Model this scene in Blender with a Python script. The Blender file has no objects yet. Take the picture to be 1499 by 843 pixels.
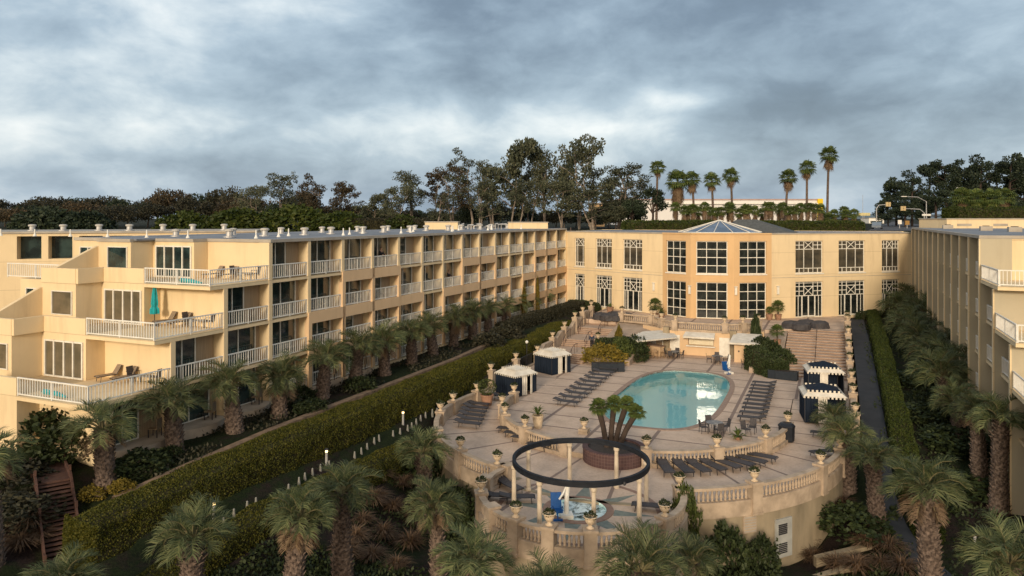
import bpy, bmesh, math, random
from mathutils import Vector, Matrix, noise
R = math.radians
scene = bpy.context.scene
COL = scene.collection
# ---------------------------------------------------------------- camera, sky, sun, exposure
F, HX, HY, CZ = 1085., 749.5, 319., 15.3          # focal length and horizon in photo pixels, eye height above the pool deck
cd = bpy.data.cameras.new('camera'); cam = bpy.data.objects.new('camera', cd); COL.objects.link(cam)
cam.location = (0, 0, CZ); cam.rotation_euler = (R(90), 0, 0)
cd.sensor_width = 36; cd.lens = F/1499*36; cd.shift_y = -(421.5-HY)/1499; cd.clip_start = .5; cd.clip_end = 20000
scene.camera = cam
SUN_AZ, SUN_EL = math.atan2(-.27, -.96), R(15)    # direction towards the sun, measured from +Y towards +X
world = bpy.data.worlds.new('World'); scene.world = world; world.use_nodes = True
wt = world.node_tree; wt.nodes.clear()
def N(t, ty, **k):
    n = t.nodes.new(ty)
    for a, b in k.items(): setattr(n, a, b)
    return n
def math_node(t, op, a, b=None, c=None, clamp=False):
    n = N(t, 'ShaderNodeMath', operation=op); n.use_clamp = clamp
    for i, q in enumerate((a, b, c)):
        if q is None: continue
        if isinstance(q, (int, float)): n.inputs[i].default_value = q
        else: t.links.new(q, n.inputs[i])
    return n.outputs[0]
def ramp(t, fac, stops, interp='LINEAR'):
    n = N(t, 'ShaderNodeValToRGB'); n.color_ramp.interpolation = interp
    e = n.color_ramp.elements
    while len(e) < len(stops): e.new(.5)
    for q, (p, c) in zip(e, stops):
        q.position = p; q.color = (*c, 1) if len(c) == 3 else c
    t.links.new(fac, n.inputs[0]); return n.outputs[0]
def mixc(t, fac, a, b, mode='MIX'):
    n = N(t, 'ShaderNodeMix', data_type='RGBA', blend_type=mode)
    for s, q in ((0, fac), (6, a), (7, b)):
        if isinstance(q, (int, float)): n.inputs[s].default_value = q
        elif isinstance(q, tuple): n.inputs[s].default_value = (*q, 1)
        else: t.links.new(q, n.inputs[s])
    return n.outputs[2]
def make_sky(t):
    out = N(t, 'ShaderNodeOutputWorld'); bg = N(t, 'ShaderNodeBackground')
    sky = N(t, 'ShaderNodeTexSky', sky_type='NISHITA', sun_disc=False)
    sky.sun_elevation = SUN_EL; sky.sun_rotation = SUN_AZ; sky.air_density = 1.3; sky.dust_density = 2.5
    tc = N(t, 'ShaderNodeTexCoord'); sp = N(t, 'ShaderNodeSeparateXYZ'); t.links.new(tc.outputs['Generated'], sp.inputs[0])
    x, y, z = sp.outputs
    cb = N(t, 'ShaderNodeCombineXYZ')
    t.links.new(x, cb.inputs[0]); t.links.new(y, cb.inputs[1]); t.links.new(math_node(t, 'MULTIPLY', z, 1.9), cb.inputs[2])
    def cloud(sc, det, rough, dist, off):
        mp = N(t, 'ShaderNodeMapping'); mp.inputs['Location'].default_value = off; t.links.new(cb.outputs[0], mp.inputs[0])
        n = N(t, 'ShaderNodeTexNoise'); t.links.new(mp.outputs[0], n.inputs['Vector'])
        n.inputs['Scale'].default_value = sc; n.inputs['Detail'].default_value = det; n.inputs['Roughness'].default_value = rough
        n.inputs['Distortion'].default_value = dist
        return n.outputs[0]
    big = cloud(3.6, 8, .5, .3, SKY_OFF); fine = cloud(11., 8, .58, .25, (7.2, 1.1, 0))
    # broad banks of the cloud deck: (direction x, direction z, width, height, weight), dark positive
    acc = math_node(t, 'ADD', math_node(t, 'MULTIPLY', big, 1.15), math_node(t, 'ADD', math_node(t, 'MULTIPLY', fine, .50), -.26))
    for cx, cz, wx, wz, w in SKY_BANKS:
        dx = math_node(t, 'DIVIDE', math_node(t, 'SUBTRACT', math_node(t, 'DIVIDE', x, math_node(t, 'MAXIMUM', y, .3)), cx), wx)
        dz = math_node(t, 'DIVIDE', math_node(t, 'SUBTRACT', z, cz), wz)
        r2 = math_node(t, 'ADD', math_node(t, 'MULTIPLY', dx, dx), math_node(t, 'MULTIPLY', dz, dz))
        g = math_node(t, 'MULTIPLY', math_node(t, 'EXPONENT', math_node(t, 'MULTIPLY', r2, -1)), w)
        acc = math_node(t, 'ADD', acc, g)
    col = ramp(t, acc, SKY_RAMP)
    # warm, brighter cloud on the sun's side of the sky
    sd = (math.sin(SUN_AZ), math.cos(SUN_AZ))
    d = math_node(t, 'ADD', math_node(t, 'MULTIPLY', x, sd[0]), math_node(t, 'MULTIPLY', y, sd[1]))
    g = math_node(t, 'POWER', math_node(t, 'MAXIMUM', d, 0.0), 1.6)
    col = mixc(t, math_node(t, 'MULTIPLY', g, .9), col, SKY_WARM)
    tot = mixc(t, SKY_COVER, sky.outputs[0], col)
    t.links.new(tot, bg.inputs[0]); bg.inputs[1].default_value = SKY_STR
    t.links.new(bg.outputs[0], out.inputs[0])
SKY_STR, SKY_COVER, SKY_OFF = .1, .88, (3.3, 0.4, 0)
SKY_WARM = (11., 8.2, 5.4)
SKY_BANKS = [(.07, .128, .15, .026, -.30), (.23, .152, .06, .014, -.26), (-.30, .108, .24, .03, -.08), (-.62, .17, .25, .06, -.02), (-.03, .205, .26, .036, .20), (.42, .138, .28, .03, .27), (.5, .26, .42, .06, .14),
             (.1, .29, .6, .04, .11), (-.4, .23, .3, .05, .04), (-.6, .05, .3, .05, .02)]
SKY_RAMP = [(.26, (6.2, 6.5, 6.6)), (.38, (4.7, 5.3, 5.7)), (.52, (3.05, 3.8, 4.5)), (.66, (2.15, 2.8, 3.5)), (.84, (1.3, 1.75, 2.35)), (1.0, (1.0, 1.35, 1.85))]
make_sky(wt)
sd = bpy.data.lights.new('sun', 'SUN'); sun = bpy.data.objects.new('sun', sd); COL.objects.link(sun)
sd.energy = 1.8; sd.angle = R(10); sd.color = (1, .84, .63)
_d = Vector((math.sin(SUN_AZ)*math.cos(SUN_EL), math.cos(SUN_AZ)*math.cos(SUN_EL), math.sin(SUN_EL)))
sun.rotation_euler = _d.to_track_quat('Z', 'Y').to_euler()
vs = scene.view_settings; vs.view_transform = 'Standard'; vs.look = 'None'; vs.exposure = 0.63; vs.gamma = 1
try: vs.use_curve_mapping = False
except Exception: pass
scene.cycles.max_bounces = 6; scene.cycles.transparent_max_bounces = 8; scene.cycles.sample_clamp_indirect = 4
scene.cycles.caustics_reflective = False; scene.cycles.caustics_refractive = False
# ---------------------------------------------------------------- frames: court coordinates (v across, u along the wings, z up)
TH = R(23.4); S_, C_ = math.sin(TH), math.cos(TH)
def W(v, u, z=0.): return Vector((C_*v+S_*u, -S_*v+C_*u, z))
def UV(X, Y): return (C_*X-S_*Y, S_*X+C_*Y)
def lerp(a, b, t): return a+(b-a)*t
def interp(t, u):
    if u <= t[0][0]: return t[0][1]
    for (a, za), (b, zb) in zip(t, t[1:]):
        if u <= b: return lerp(za, zb, (u-a)/(b-a))
    return t[-1][1]
def sstep(a, b, x):
    t = min(1, max(0, (x-a)/(b-a))); return t*t*(3-2*t)
def pz(x, y, z):                                   # the point at height z that the photo shows at pixel x, y
    Y = (CZ-z)*F/(y-HY); return Vector(((x-HX)*Y/F, Y, z))
def pY(x, y, Y): return Vector(((x-HX)*Y/F, Y, CZ-(y-HY)*Y/F))
Z_LL = [(0, -4.7), (15, -1.7), (21, -.6), (25, 1.2), (27, 2.4), (32, 2.45), (60, 2.5), (105, 2.5)]
Z_L = [(0, -4.7), (15, -1.7), (22, .0), (27, 1.5), (32, 1.95), (36, 2.1), (39, 2.2), (55, 2.3), (75, 2.4), (105, 2.5)]
Z_H = [(0, -5.2), (15, -2.3), (25, -.5), (30, .1), (50, .3), (60, .2), (72, .3), (80, 1.6), (90, 2.2), (105, 2.4)]
Z_C = [(0, -6.7), (10, -5.4), (20, -3.2), (28, -2.0), (34, -2.5), (40, -3.3), (45, -3.8), (100, -3.8), (110, -3)]
Z_R = [(0, -8.7), (15, -5.9), (30, -4.4), (40, -3.5), (50, -2.2), (60, -.1), (75, 1.5), (90, 2.3), (112, 2.5)]
def G(X, Y):                                       # height of the garden and the land behind the hotel
    v, u = UV(X, Y)
    ks = [(-42, Z_LL), (-36.2, Z_L), (-31.4, Z_L), (-28.2, Z_H), (-22, Z_C), (-6, Z_C), (1.6, Z_R), (12, Z_R)]
    if v <= ks[0][0]: z = interp(ks[0][1], u)
    elif v >= ks[-1][0]: z = interp(ks[-1][1], u)
    else:
        for (a, ta), (b, tb) in zip(ks, ks[1:]):
            if v <= b: z = lerp(interp(ta, u), interp(tb, u), (v-a)/(b-a)); break
    if (math.hypot(v+13.6, u-53.3) < 14.5 and u <= 53.3) or (abs(v+13.6) < 14.5+.7*min(1, (u-53.3)/8) and 53.3 < u < 100): z = min(z, -3.6)
    z -= 1.0*math.exp(-((v+1.5)**2+(u-44.7)**2)/5.)
    sx, sy = X+23.5, Y-38.0; sl = 4.64; a = (sx*2.8-sy*3.7)/sl; b = abs(sx*3.7+sy*2.8)/sl      # cut for the timber stair
    if b < 2.4 and -3.4 < a < 6.5: z = lerp(min(z, 1.82-2.47*min(max(a, 0), sl)/sl-.4), z, sstep(1.0, 2.4, b))
    far = sstep(114, 128, Y)
    if far > 0: z = lerp(z, 13.0 - 2.2*sstep(200, 700, Y), far)
    if Y < 112: z += .10*noise.noise(Vector((X*.5, Y*.5, 0)))
    return z
def pg(x, y):                                      # the point of the ground that the photo shows at pixel x, y
    lo = 8.
    for i in range(2400):
        Y = 8+i*.05; X = (x-HX)*Y/F; z = CZ-(y-HY)*Y/F
        if z <= G(X, Y): return Vector((X, Y, G(X, Y)))
    return Vector((X, Y, z))
# ---------------------------------------------------------------- materials
def P_(name, rough=.8, spec=.3, metal=0.):
    m = bpy.data.materials.new(name); m.use_nodes = True; t = m.node_tree; b = t.nodes['Principled BSDF']
    b.inputs['Roughness'].default_value = rough; b.inputs['Metallic'].default_value = metal
    b.inputs['Specular IOR Level'].default_value = spec
    return m, t, b
def tex(t, sc, det=4, rough=.55, scale=(1, 1, 1), rot=(0, 0, 0), coord='Object', ty='ShaderNodeTexNoise', dist=0):
    tc = N(t, 'ShaderNodeTexCoord'); mp = N(t, 'ShaderNodeMapping'); mp.inputs['Scale'].default_value = scale; mp.inputs['Rotation'].default_value = rot
    t.links.new(tc.outputs[coord], mp.inputs[0]); n = N(t, ty); t.links.new(mp.outputs[0], n.inputs['Vector']); n.inputs['Scale'].default_value = sc
    if ty == 'ShaderNodeTexNoise':
        n.inputs['Detail'].default_value = det; n.inputs['Roughness'].default_value = rough; n.inputs['Distortion'].default_value = dist
    return n
def bump(t, b, h, strength, dist=.02):
    n = N(t, 'ShaderNodeBump'); n.inputs['Strength'].default_value = strength; n.inputs['Distance'].default_value = dist
    t.links.new(h, n.inputs['Height']); t.links.new(n.outputs[0], b.inputs['Normal'])
def M(name, c1, c2=None, sc=1.5, rough=.8, bmp=0., bsc=25, spec=.3, metal=0., scale=(1, 1, 1), lo=.35, hi=.65, coord='Object', per=0.):
    m, t, b = P_(name, rough, spec, metal)
    c2 = c2 or tuple(q*.82 for q in c1)
    n = tex(t, sc, scale=scale, coord=coord)
    c = ramp(t, n.outputs[0], [(lo, c1), (hi, c2)])
    if per:                                        # each copy a little lighter or darker
        oi = N(t, 'ShaderNodeObjectInfo'); mr = math_node(t, 'ADD', math_node(t, 'MULTIPLY', oi.outputs['Random'], per), 1-per/2)
        cc = N(t, 'ShaderNodeVectorMath', operation='SCALE'); t.links.new(c, cc.inputs[0]); t.links.new(mr, cc.inputs['Scale']); c = cc.outputs[0]
    t.links.new(c, b.inputs['Base Color'])
    if bmp: bump(t, b, tex(t, bsc).outputs[0], bmp)
    return m
def M_leaf(name, cols, per=.25, trans=.25, rough=.6, sc=.9, rand=True):
    m, t, b = P_(name, rough, .25)
    geo = N(t, 'ShaderNodeNewGeometry'); n = tex(t, sc, 3)
    f = math_node(t, 'ADD', math_node(t, 'MULTIPLY', geo.outputs['Random Per Island'], .55), math_node(t, 'MULTIPLY', n.outputs[0], .5), clamp=True)
    c = ramp(t, f, [(.12+.76*i/(len(cols)-1), q) for i, q in enumerate(cols)])
    oi = N(t, 'ShaderNodeObjectInfo'); mr = math_node(t, 'ADD', math_node(t, 'MULTIPLY', oi.outputs['Random'], per), 1-per/2)
    cc = N(t, 'ShaderNodeVectorMath', operation='SCALE'); t.links.new(c, cc.inputs[0]); t.links.new(mr, cc.inputs['Scale'])
    t.links.new(cc.outputs[0], b.inputs['Base Color'])
    if trans:
        tr = N(t, 'ShaderNodeBsdfTranslucent'); t.links.new(cc.outputs[0], tr.inputs[0]); mx = N(t, 'ShaderNodeMixShader'); mx.inputs[0].default_value = trans
        out = t.nodes['Material Output']; t.links.new(b.outputs[0], mx.inputs[1]); t.links.new(tr.outputs[0], mx.inputs[2]); t.links.new(mx.outputs[0], out.inputs[0])
    return m
def M_stucco(name, c, dirt=.2, joints=False):
    m, t, b = P_(name, .88, .2)
    n = tex(t, .35, 5, .6); st = tex(t, 1.1, 5, .65, scale=(1, 1, .12))
    c0 = ramp(t, n.outputs[0], [(.3, tuple(q*.93 for q in c)), (.7, tuple(min(1, q*1.04) for q in c))])
    f = ramp(t, st.outputs[0], [(.5, (0, 0, 0)), (.75, (dirt,)*3)])
    c1 = mixc(t, f, c0, (c[0]*.55, c[1]*.5, c[2]*.45))
    if joints:                                         # control joints at each storey
        g = N(t, 'ShaderNodeNewGeometry'); sp = N(t, 'ShaderNodeSeparateXYZ'); t.links.new(g.outputs['Position'], sp.inputs[0])
        q = math_node(t, 'FRACT', math_node(t, 'DIVIDE', math_node(t, 'SUBTRACT', sp.outputs[2], 2.52), 2.8))
        c1 = mixc(t, math_node(t, 'MULTIPLY', math_node(t, 'LESS_THAN', q, .016), .4), c1, (.25, .19, .12))
    t.links.new(c1, b.inputs['Base Color']); bump(t, b, tex(t, 18).outputs[0], .25)
    return m
def M_glass(name, c=(.010, .018, .019), tint=(.035, .062, .06)):  # default tint puts blue-green reflections into the pane colour
    m, t, b = P_(name, .05, 1.)
    n = tex(t, .9, 3); t.links.new(ramp(t, n.outputs[0], [(.4, c), (.65, tint)]), b.inputs['Base Color'])
    bump(t, b, tex(t, .8, 1).outputs[0], .04, .1)
    return m
CREAM = M_stucco('cream_stucco', (.74, .585, .365), .34, True); PEACH = M_stucco('peach_stucco', (.68, .475, .285)); TAN = M_stucco('tan_stucco', (.63, .42, .22))
GLASSD = None
FIN_SHADE = M_stucco('shaded_fin_stucco', (.44, .39, .285))  # right-wing fin sides, with their shade put into the stucco colour
WHITE = M('white_paint', (.80, .78, .72), (.70, .67, .60), 2.5, .5, .05)
WFRAME = M('white_frame', (.76, .73, .65), (.66, .62, .54), 3, .45)
GLASS = M_glass('window_glass'); GLASSC = M_glass('curtained_glass', (.10, .085, .055), (.16, .13, .085))
ROOFG = M('roof_membrane', (.16, .17, .19), (.24, .25, .27), .35, .75, .1, lo=.4, hi=.6); ROOFE = M('roof_edge', (.42, .38, .32), (.33, .29, .24), .8, .7)
METAL = M('galvanised_metal', (.55, .54, .52), (.42, .41, .4), 3, .45, metal=.4); 
STONE = M('cast_stone', (.50, .39, .285), (.33, .255, .185), 1.4, .85, .35, 14, per=.12)
STONED = M('weathered_wall', (.36, .29, .195), (.20, .165, .11), .9, .9, .35, 9, scale=(1, 1, .35), lo=.3, hi=.7)
URN = M('cast_stone_urn', (.66, .53, .38), (.48, .37, .25), 4, .85, .2, 20, per=.15)
NAVY = M('navy_canvas', (.008, .014, .026), (.014, .022, .038), 2, .8, .2, 6, spec=.15, scale=(6, 6, .5)); CANVAS = M('white_canvas', (.72, .67, .58), (.58, .53, .45), 1.6, .8, .15, 8, spec=.1)
BLACK = M('black_metal', (.018, .018, .022), (.03, .03, .035), 5, .45, spec=.4); SLING = M('dark_sling', (.085, .078, .08), (.05, .046, .05), 14, .7, spec=.2, per=.2)
TERRA = M('terracotta', (.36, .20, .13), (.24, .14, .09), 3, .85, .2); SOIL = M('potting_soil', (.05, .035, .025), (.02, .015, .01), 8, .95)
WOOD = M('stair_timber', (.115, .058, .042), (.06, .032, .025), 3, .8, .3, 12, scale=(4, 1, 1)); BARK = M('palm_bark', (.19, .14, .11), (.05, .035, .028), 7, .95, .5, 12, per=.25)
EBARK = M('pale_bark', (.30, .25, .20), (.13, .10, .08), 1.2, .9, .3); DBARK = M('dark_bark', (.07, .05, .04), (.035, .025, .02), 1.5, .95, .3)
TEAL = M('teal_canvas', (.02, .36, .40), (.015, .28, .31), 4, .75)
BUTIA = M_leaf('butia_frond', [(.034, .050, .022), (.10, .128, .055), (.26, .265, .115)], .45, .35, .5)
FANPALM = M_leaf('fan_frond', [(.035, .06, .016), (.085, .12, .03), (.18, .20, .055)], .3, .25)
SKIRT = M_leaf('dead_frond', [(.10, .065, .04), (.19, .125, .075), (.28, .20, .12)], .2, .2)
EUC = M_leaf('eucalyptus_leaf', [(.034, .044, .026), (.08, .09, .052), (.15, .145, .085)], .45, .25, sc=.12)
EUCR = M_leaf('russet_leaf', [(.03, .028, .016), (.07, .055, .03), (.12, .08, .042)], .45, .2, sc=.12)
DKLEAF = M_leaf('dark_evergreen_leaf', [(.010, .018, .011), (.026, .040, .022), (.05, .064, .032)], .4, .15, sc=.2)
BRLEAF = M_leaf('brown_evergreen_leaf', [(.016, .017, .010), (.038, .037, .021), (.065, .058, .034)], .5, .15, sc=.2)
GHEDGE = M_leaf('green_hedge_leaf', [(.016, .028, .006), (.04, .058, .010), (.085, .095, .018)], .15, .25, sc=.7)
HEDGE = M_leaf('hedge_leaf', [(.030, .036, .005), (.072, .076, .010), (.14, .122, .018)], .15, .25, sc=.7)
SHRUB = M_leaf('shrub_leaf', [(.012, .020, .008), (.032, .046, .016), (.06, .075, .025)], .4, .2, sc=1.2)
YSHRUB = M_leaf('yellow_shrub_leaf', [(.08, .065, .012), (.17, .13, .02), (.30, .21, .03)], .3, .25, sc=1.2)
GRASSB = M_leaf('fountain_grass_blade', [(.06, .036, .022), (.13, .08, .046), (.23, .145, .085)], .4, .2, sc=1.5)
FLOWER = M_leaf('red_flower', [(.30, .03, .03), (.45, .10, .07), (.5, .2, .14)], .2, .2)
# ---------------------------------------------------------------- mesh helper and scene graph
class MB:
    def __init__(s, off=(0, 0, 0)): s.v = []; s.f = []; s.mi = []; s.o = Vector(off); s.m = 0; s.smooth = False
    def add(s, vs, fs):
        n = len(s.v); s.v += [Vector(q)-s.o for q in vs]; s.f += [tuple(n+i for i in q) for q in fs]; s.mi += [s.m]*len(fs)
        return s
    def quad(s, a, b, c, d): return s.add((a, b, c, d), ((0, 1, 2, 3),))
    def box(s, x0, x1, y0, y1, z0, z1):
        return s.add([(x, y, z) for z in (z0, z1) for y in (y0, y1) for x in (x0, x1)],
                     ((0, 2, 3, 1), (4, 5, 7, 6), (0, 1, 5, 4), (2, 6, 7, 3), (0, 4, 6, 2), (1, 3, 7, 5)))
    def obox(s, c, size, rot=None):
        h = Vector(size)/2; m = rot or Matrix.Identity(3)
        return s.add([Vector(c)+m@Vector((h.x*i, h.y*j, h.z*k)) for k in (-1, 1) for j in (-1, 1) for i in (-1, 1)],
                     ((0, 2, 3, 1), (4, 5, 7, 6), (0, 1, 5, 4), (2, 6, 7, 3), (0, 4, 6, 2), (1, 3, 7, 5)))
    def tube(s, pts, rad, n=6, cap=True):
        pts = [Vector(p) for p in pts]; k = len(pts)
        if not isinstance(rad, (list, tuple)): rad = [rad]*k
        vs = []; fs = []
        for i, p in enumerate(pts):
            d = (pts[min(i+1, k-1)]-pts[max(i-1, 0)]).normalized()
            a = d.cross(Vector((0, 0, 1)) if abs(d.z) < .95 else Vector((0, 1, 0))).normalized(); b = d.cross(a)
            for j in range(n):
                w = 2*math.pi*j/n; vs.append(p+(a*math.cos(w)+b*math.sin(w))*rad[i])
        for i in range(k-1):
            for j in range(n): fs.append((i*n+j, i*n+(j+1) % n, (i+1)*n+(j+1) % n, (i+1)*n+j))
        if cap: fs += [tuple(range(n))[::-1], tuple(range((k-1)*n, k*n))]
        return s.add(vs, fs)
    def lathe(s, prof, n=12, c=(0, 0, 0), cap=True):
        vs = []; fs = []; k = len(prof)
        for r, z in prof:
            for j in range(n):
                w = 2*math.pi*j/n; vs.append((c[0]+r*math.cos(w), c[1]+r*math.sin(w), c[2]+z))
        for i in range(k-1):
            for j in range(n): fs.append((i*n+j, i*n+(j+1) % n, (i+1)*n+(j+1) % n, (i+1)*n+j))
        if cap: fs += [tuple(range(n))[::-1], tuple(range((k-1)*n, k*n))]
        return s.add(vs, fs)
    def prism(s, poly, z0, z1, bottom=True):           # z0, z1 numbers or functions of the point
        f0 = z0 if callable(z0) else (lambda p: z0); f1 = z1 if callable(z1) else (lambda p: z1)
        n = len(poly); vs = [(p[0], p[1], f0(p)) for p in poly]+[(p[0], p[1], f1(p)) for p in poly]
        fs = [(i, (i+1) % n, n+(i+1) % n, n+i) for i in range(n)]+[tuple(range(n, 2*n))]
        if bottom: fs.append(tuple(range(n))[::-1])
        return s.add(vs, fs)
    def leaf(s, p, d, side, L, wd):                     # one leaf-sized quad
        p = Vector(p); return s.add((p, p+d*L*.5+side*wd, p+d*L, p+d*L*.5-side*wd), ((0, 1, 2, 3),))
    def build(s, name, mat, parent=None, loc=(0, 0, 0), rz=0., smooth=False):
        me = bpy.data.meshes.new(name); me.from_pydata([tuple(q) for q in s.v], [], s.f)
        for m in (mat if isinstance(mat, (list, tuple)) else [mat]): me.materials.append(m)
        if isinstance(mat, (list, tuple)): me.polygons.foreach_set('material_index', s.mi)
        if smooth: me.polygons.foreach_set('use_smooth', [True]*len(me.polygons))
        me.update(); return OB(name, me, parent, loc, rz)
def OB(name, me, parent=None, loc=(0, 0, 0), rz=0.):
    o = bpy.data.objects.new(name, me); COL.objects.link(o); o.location = loc; o.rotation_euler = (0, 0, rz)
    if parent: o.parent = parent
    return o
KIDS = {}
def tag(o, label, cat, group=None, kind=None):
    o['label'] = label
    if cat: o['category'] = cat
    if group: o['group'] = group
    if kind: o['kind'] = kind
    return o
def T(name, label, cat, loc=(0, 0, 0), rz=0., group=None):
    o = bpy.data.objects.new(name, None); COL.objects.link(o); o.location = loc; o.rotation_euler = (0, 0, rz); o.empty_display_size = .3
    return tag(o, label, cat, group)
def setting(o, kind='structure', label=None, cat=None):
    o['kind'] = kind
    if label: o['label'] = label
    if cat: o['category'] = cat
    return o
def dup(root, loc, rz=0., label=None, sc=None, group=None):
    r = root.copy(); COL.objects.link(r); r.location = loc; r.rotation_euler = (0, 0, rz)
    if label: r['label'] = label
    if group: r['group'] = group
    if sc: r.scale = (sc, sc, sc) if isinstance(sc, (int, float)) else sc
    for ch in list(root.children):
        c = ch.copy(); COL.objects.link(c); c.parent = r
        for g in list(ch.children):
            d = g.copy(); COL.objects.link(d); d.parent = c
    return r
class Kind:                                            # the first call builds the thing, later calls copy it
    def __init__(s, make): s.make = make; s.first = None
    def __call__(s, loc, rz, label, cat, group=None, sc=None):
        if s.first is None:
            o = s.make(label, cat); s.first = o; o.location = loc; o.rotation_euler = (0, 0, rz); tag(o, label, cat, group)
            if sc: o.scale = (sc, sc, sc) if isinstance(sc, (int, float)) else sc
            return o
        o = dup(s.first, loc, rz, label, None, group)
        o.scale = (sc, sc, sc) if isinstance(sc, (int, float)) else (sc or (1, 1, 1)); o['category'] = cat
        return o
ORD = 'first second third fourth fifth sixth seventh eighth ninth tenth eleventh twelfth thirteenth fourteenth fifteenth sixteenth seventeenth eighteenth nineteenth twentieth'.split()
# ================================================================ THE SETTING
AX, UC, RI, RO, UO = -13.6, 56.4, 10.5, 14.2, 53.3             # axis of the pool court, centre and radii of its curved end
SV, SU, RS = -12.5, 38.3, 5.45                      # the round spa terrace
ZL = -.30                                          # lower deck
def zlow(u): return ZL+sstep(54, 67, u)*.29
def arc(cv, cu, r, a0, a1, n): return [(cv+r*math.cos(R(lerp(a0, a1, i/n))), cu+r*math.sin(R(lerp(a0, a1, i/n)))) for i in range(n+1)]
def make_ground():
    m, t, b = P_('garden_ground', .95, .15)
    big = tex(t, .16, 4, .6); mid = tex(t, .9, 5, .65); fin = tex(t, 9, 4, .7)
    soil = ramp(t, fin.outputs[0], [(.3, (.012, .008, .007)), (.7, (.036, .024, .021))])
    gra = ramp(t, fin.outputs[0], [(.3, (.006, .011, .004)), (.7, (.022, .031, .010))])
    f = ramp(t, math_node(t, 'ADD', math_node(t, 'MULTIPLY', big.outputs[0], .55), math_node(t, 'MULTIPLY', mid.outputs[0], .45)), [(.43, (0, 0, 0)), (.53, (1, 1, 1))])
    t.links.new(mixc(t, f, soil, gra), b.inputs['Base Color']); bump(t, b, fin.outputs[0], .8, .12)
    xs = [-3000, -1500, -700, -350, -200, -130, -90]+[-70+i*1.25 for i in range(113)]+[85, 110, 150, 220, 380, 700, 1500, 3000]
    ys = [-3000, -1000, -300, -100, -40, -10, 0, 5]+[8+i*1.25 for i in range(97)]+[133, 140, 155, 180, 220, 300, 420, 600, 900, 1600, 3200, 6000]
    mb = MB()
    mb.v = [Vector((x, y, G(x, max(y, -5)))) for y in ys for x in xs]; nx = len(xs)
    mb.f = [(j*nx+i, j*nx+i+1, (j+1)*nx+i+1, (j+1)*nx+i) for j in range(len(ys)-1) for i in range(nx-1)]
    mb.mi = [0]*len(mb.f)
    setting(mb.build('ground', m, smooth=True), label='dark planted garden ground falling away below the pool court')
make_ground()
def deck_mat(name, radial):
    m, t, b = P_(name, .75, .25)
    tc = N(t, 'ShaderNodeTexCoord'); sp = N(t, 'ShaderNodeSeparateXYZ'); t.links.new(tc.outputs['Object'], sp.inputs[0])
    def line(val, period, wd, ph=0.):
        q = math_node(t, 'FRACT', math_node(t, 'ADD', math_node(t, 'DIVIDE', val, period), ph))
        return math_node(t, 'LESS_THAN', math_node(t, 'ABSOLUTE', math_node(t, 'SUBTRACT', q, .5)), wd/period/2)
    dv = math_node(t, 'SUBTRACT', sp.outputs[0], AX); du = math_node(t, 'SUBTRACT', sp.outputs[1], UC)
    if radial:
        ang = math_node(t, 'ARCTAN2', du, dv)
        r = math_node(t, 'SQRT', math_node(t, 'ADD', math_node(t, 'MULTIPLY', du, du), math_node(t, 'MULTIPLY', dv, dv)))
        below = math_node(t, 'LESS_THAN', du, 0.)
        a = math_node(t, 'MULTIPLY', line(ang, math.pi/12, .014), below)
        a2 = math_node(t, 'MULTIPLY', line(sp.outputs[1], 3.1, .17), math_node(t, 'SUBTRACT', 1., below))
        L = math_node(t, 'MAXIMUM', a, a2)
    else:
        L = math_node(t, 'MAXIMUM', line(dv, 4.3, .26), line(du, 3.1, .2, .2))
    n1 = tex(t, .5, 5, .6); n2 = tex(t, 6, 4, .7)
    base = ramp(t, n1.outputs[0], [(.3, (.49, .365, .275)), (.7, (.63, .48, .365))])
    base = mixc(t, ramp(t, mixc(t, .5, n2.outputs[0], tex(t, .9, 6, .7, dist=.6).outputs[0]), [(.46, (0, 0, 0)), (.66, (.6, .6, .6))]), base, (.33, .245, .185))
    c = mixc(t, math_node(t, 'MULTIPLY', L, .78), base, (.15, .105, .09))
    t.links.new(c, b.inputs['Base Color']); bump(t, b, n2.outputs[0], .12)
    return m
DECK, DECKR = deck_mat('deck_concrete', False), deck_mat('radial_deck_concrete', True)
COPING = M('pool_coping', (.34, .24, .18), (.26, .18, .14), 3, .7, .1)
POOLV, POOLU, PA, PB = -12.75, 64.2, 4.35, 10.6
def pool_outline(k=0., n=72):
    o = []
    for i in range(n):
        a = 2*math.pi*i/n; c, s = math.cos(a), math.sin(a); e = 2/3.1
        o.append((POOLV+(PA+k)*math.copysign(abs(c)**e, c), POOLU+(PB+k)*math.copysign(abs(s)**e, s)))
    return o
def sheet(name, outer, holes, z, mat, kind='structure', label=None):
    bm = bmesh.new(); ed = []
    for lp in [outer]+holes:
        vs = [bm.verts.new((p[0], p[1], z(p) if callable(z) else z)) for p in lp]
        ed += [bm.edges.new((vs[i], vs[(i+1) % len(vs)])) for i in range(len(vs))]
    bmesh.ops.triangle_fill(bm, use_beauty=True, use_dissolve=False, edges=ed)
    for f in bm.faces:
        if f.normal.z < 0: f.normal_flip()
    me = bpy.data.meshes.new(name); bm.to_mesh(me); bm.free(); me.materials.append(mat)
    return setting(OB(name, me, rz=-TH), kind, label)
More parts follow.
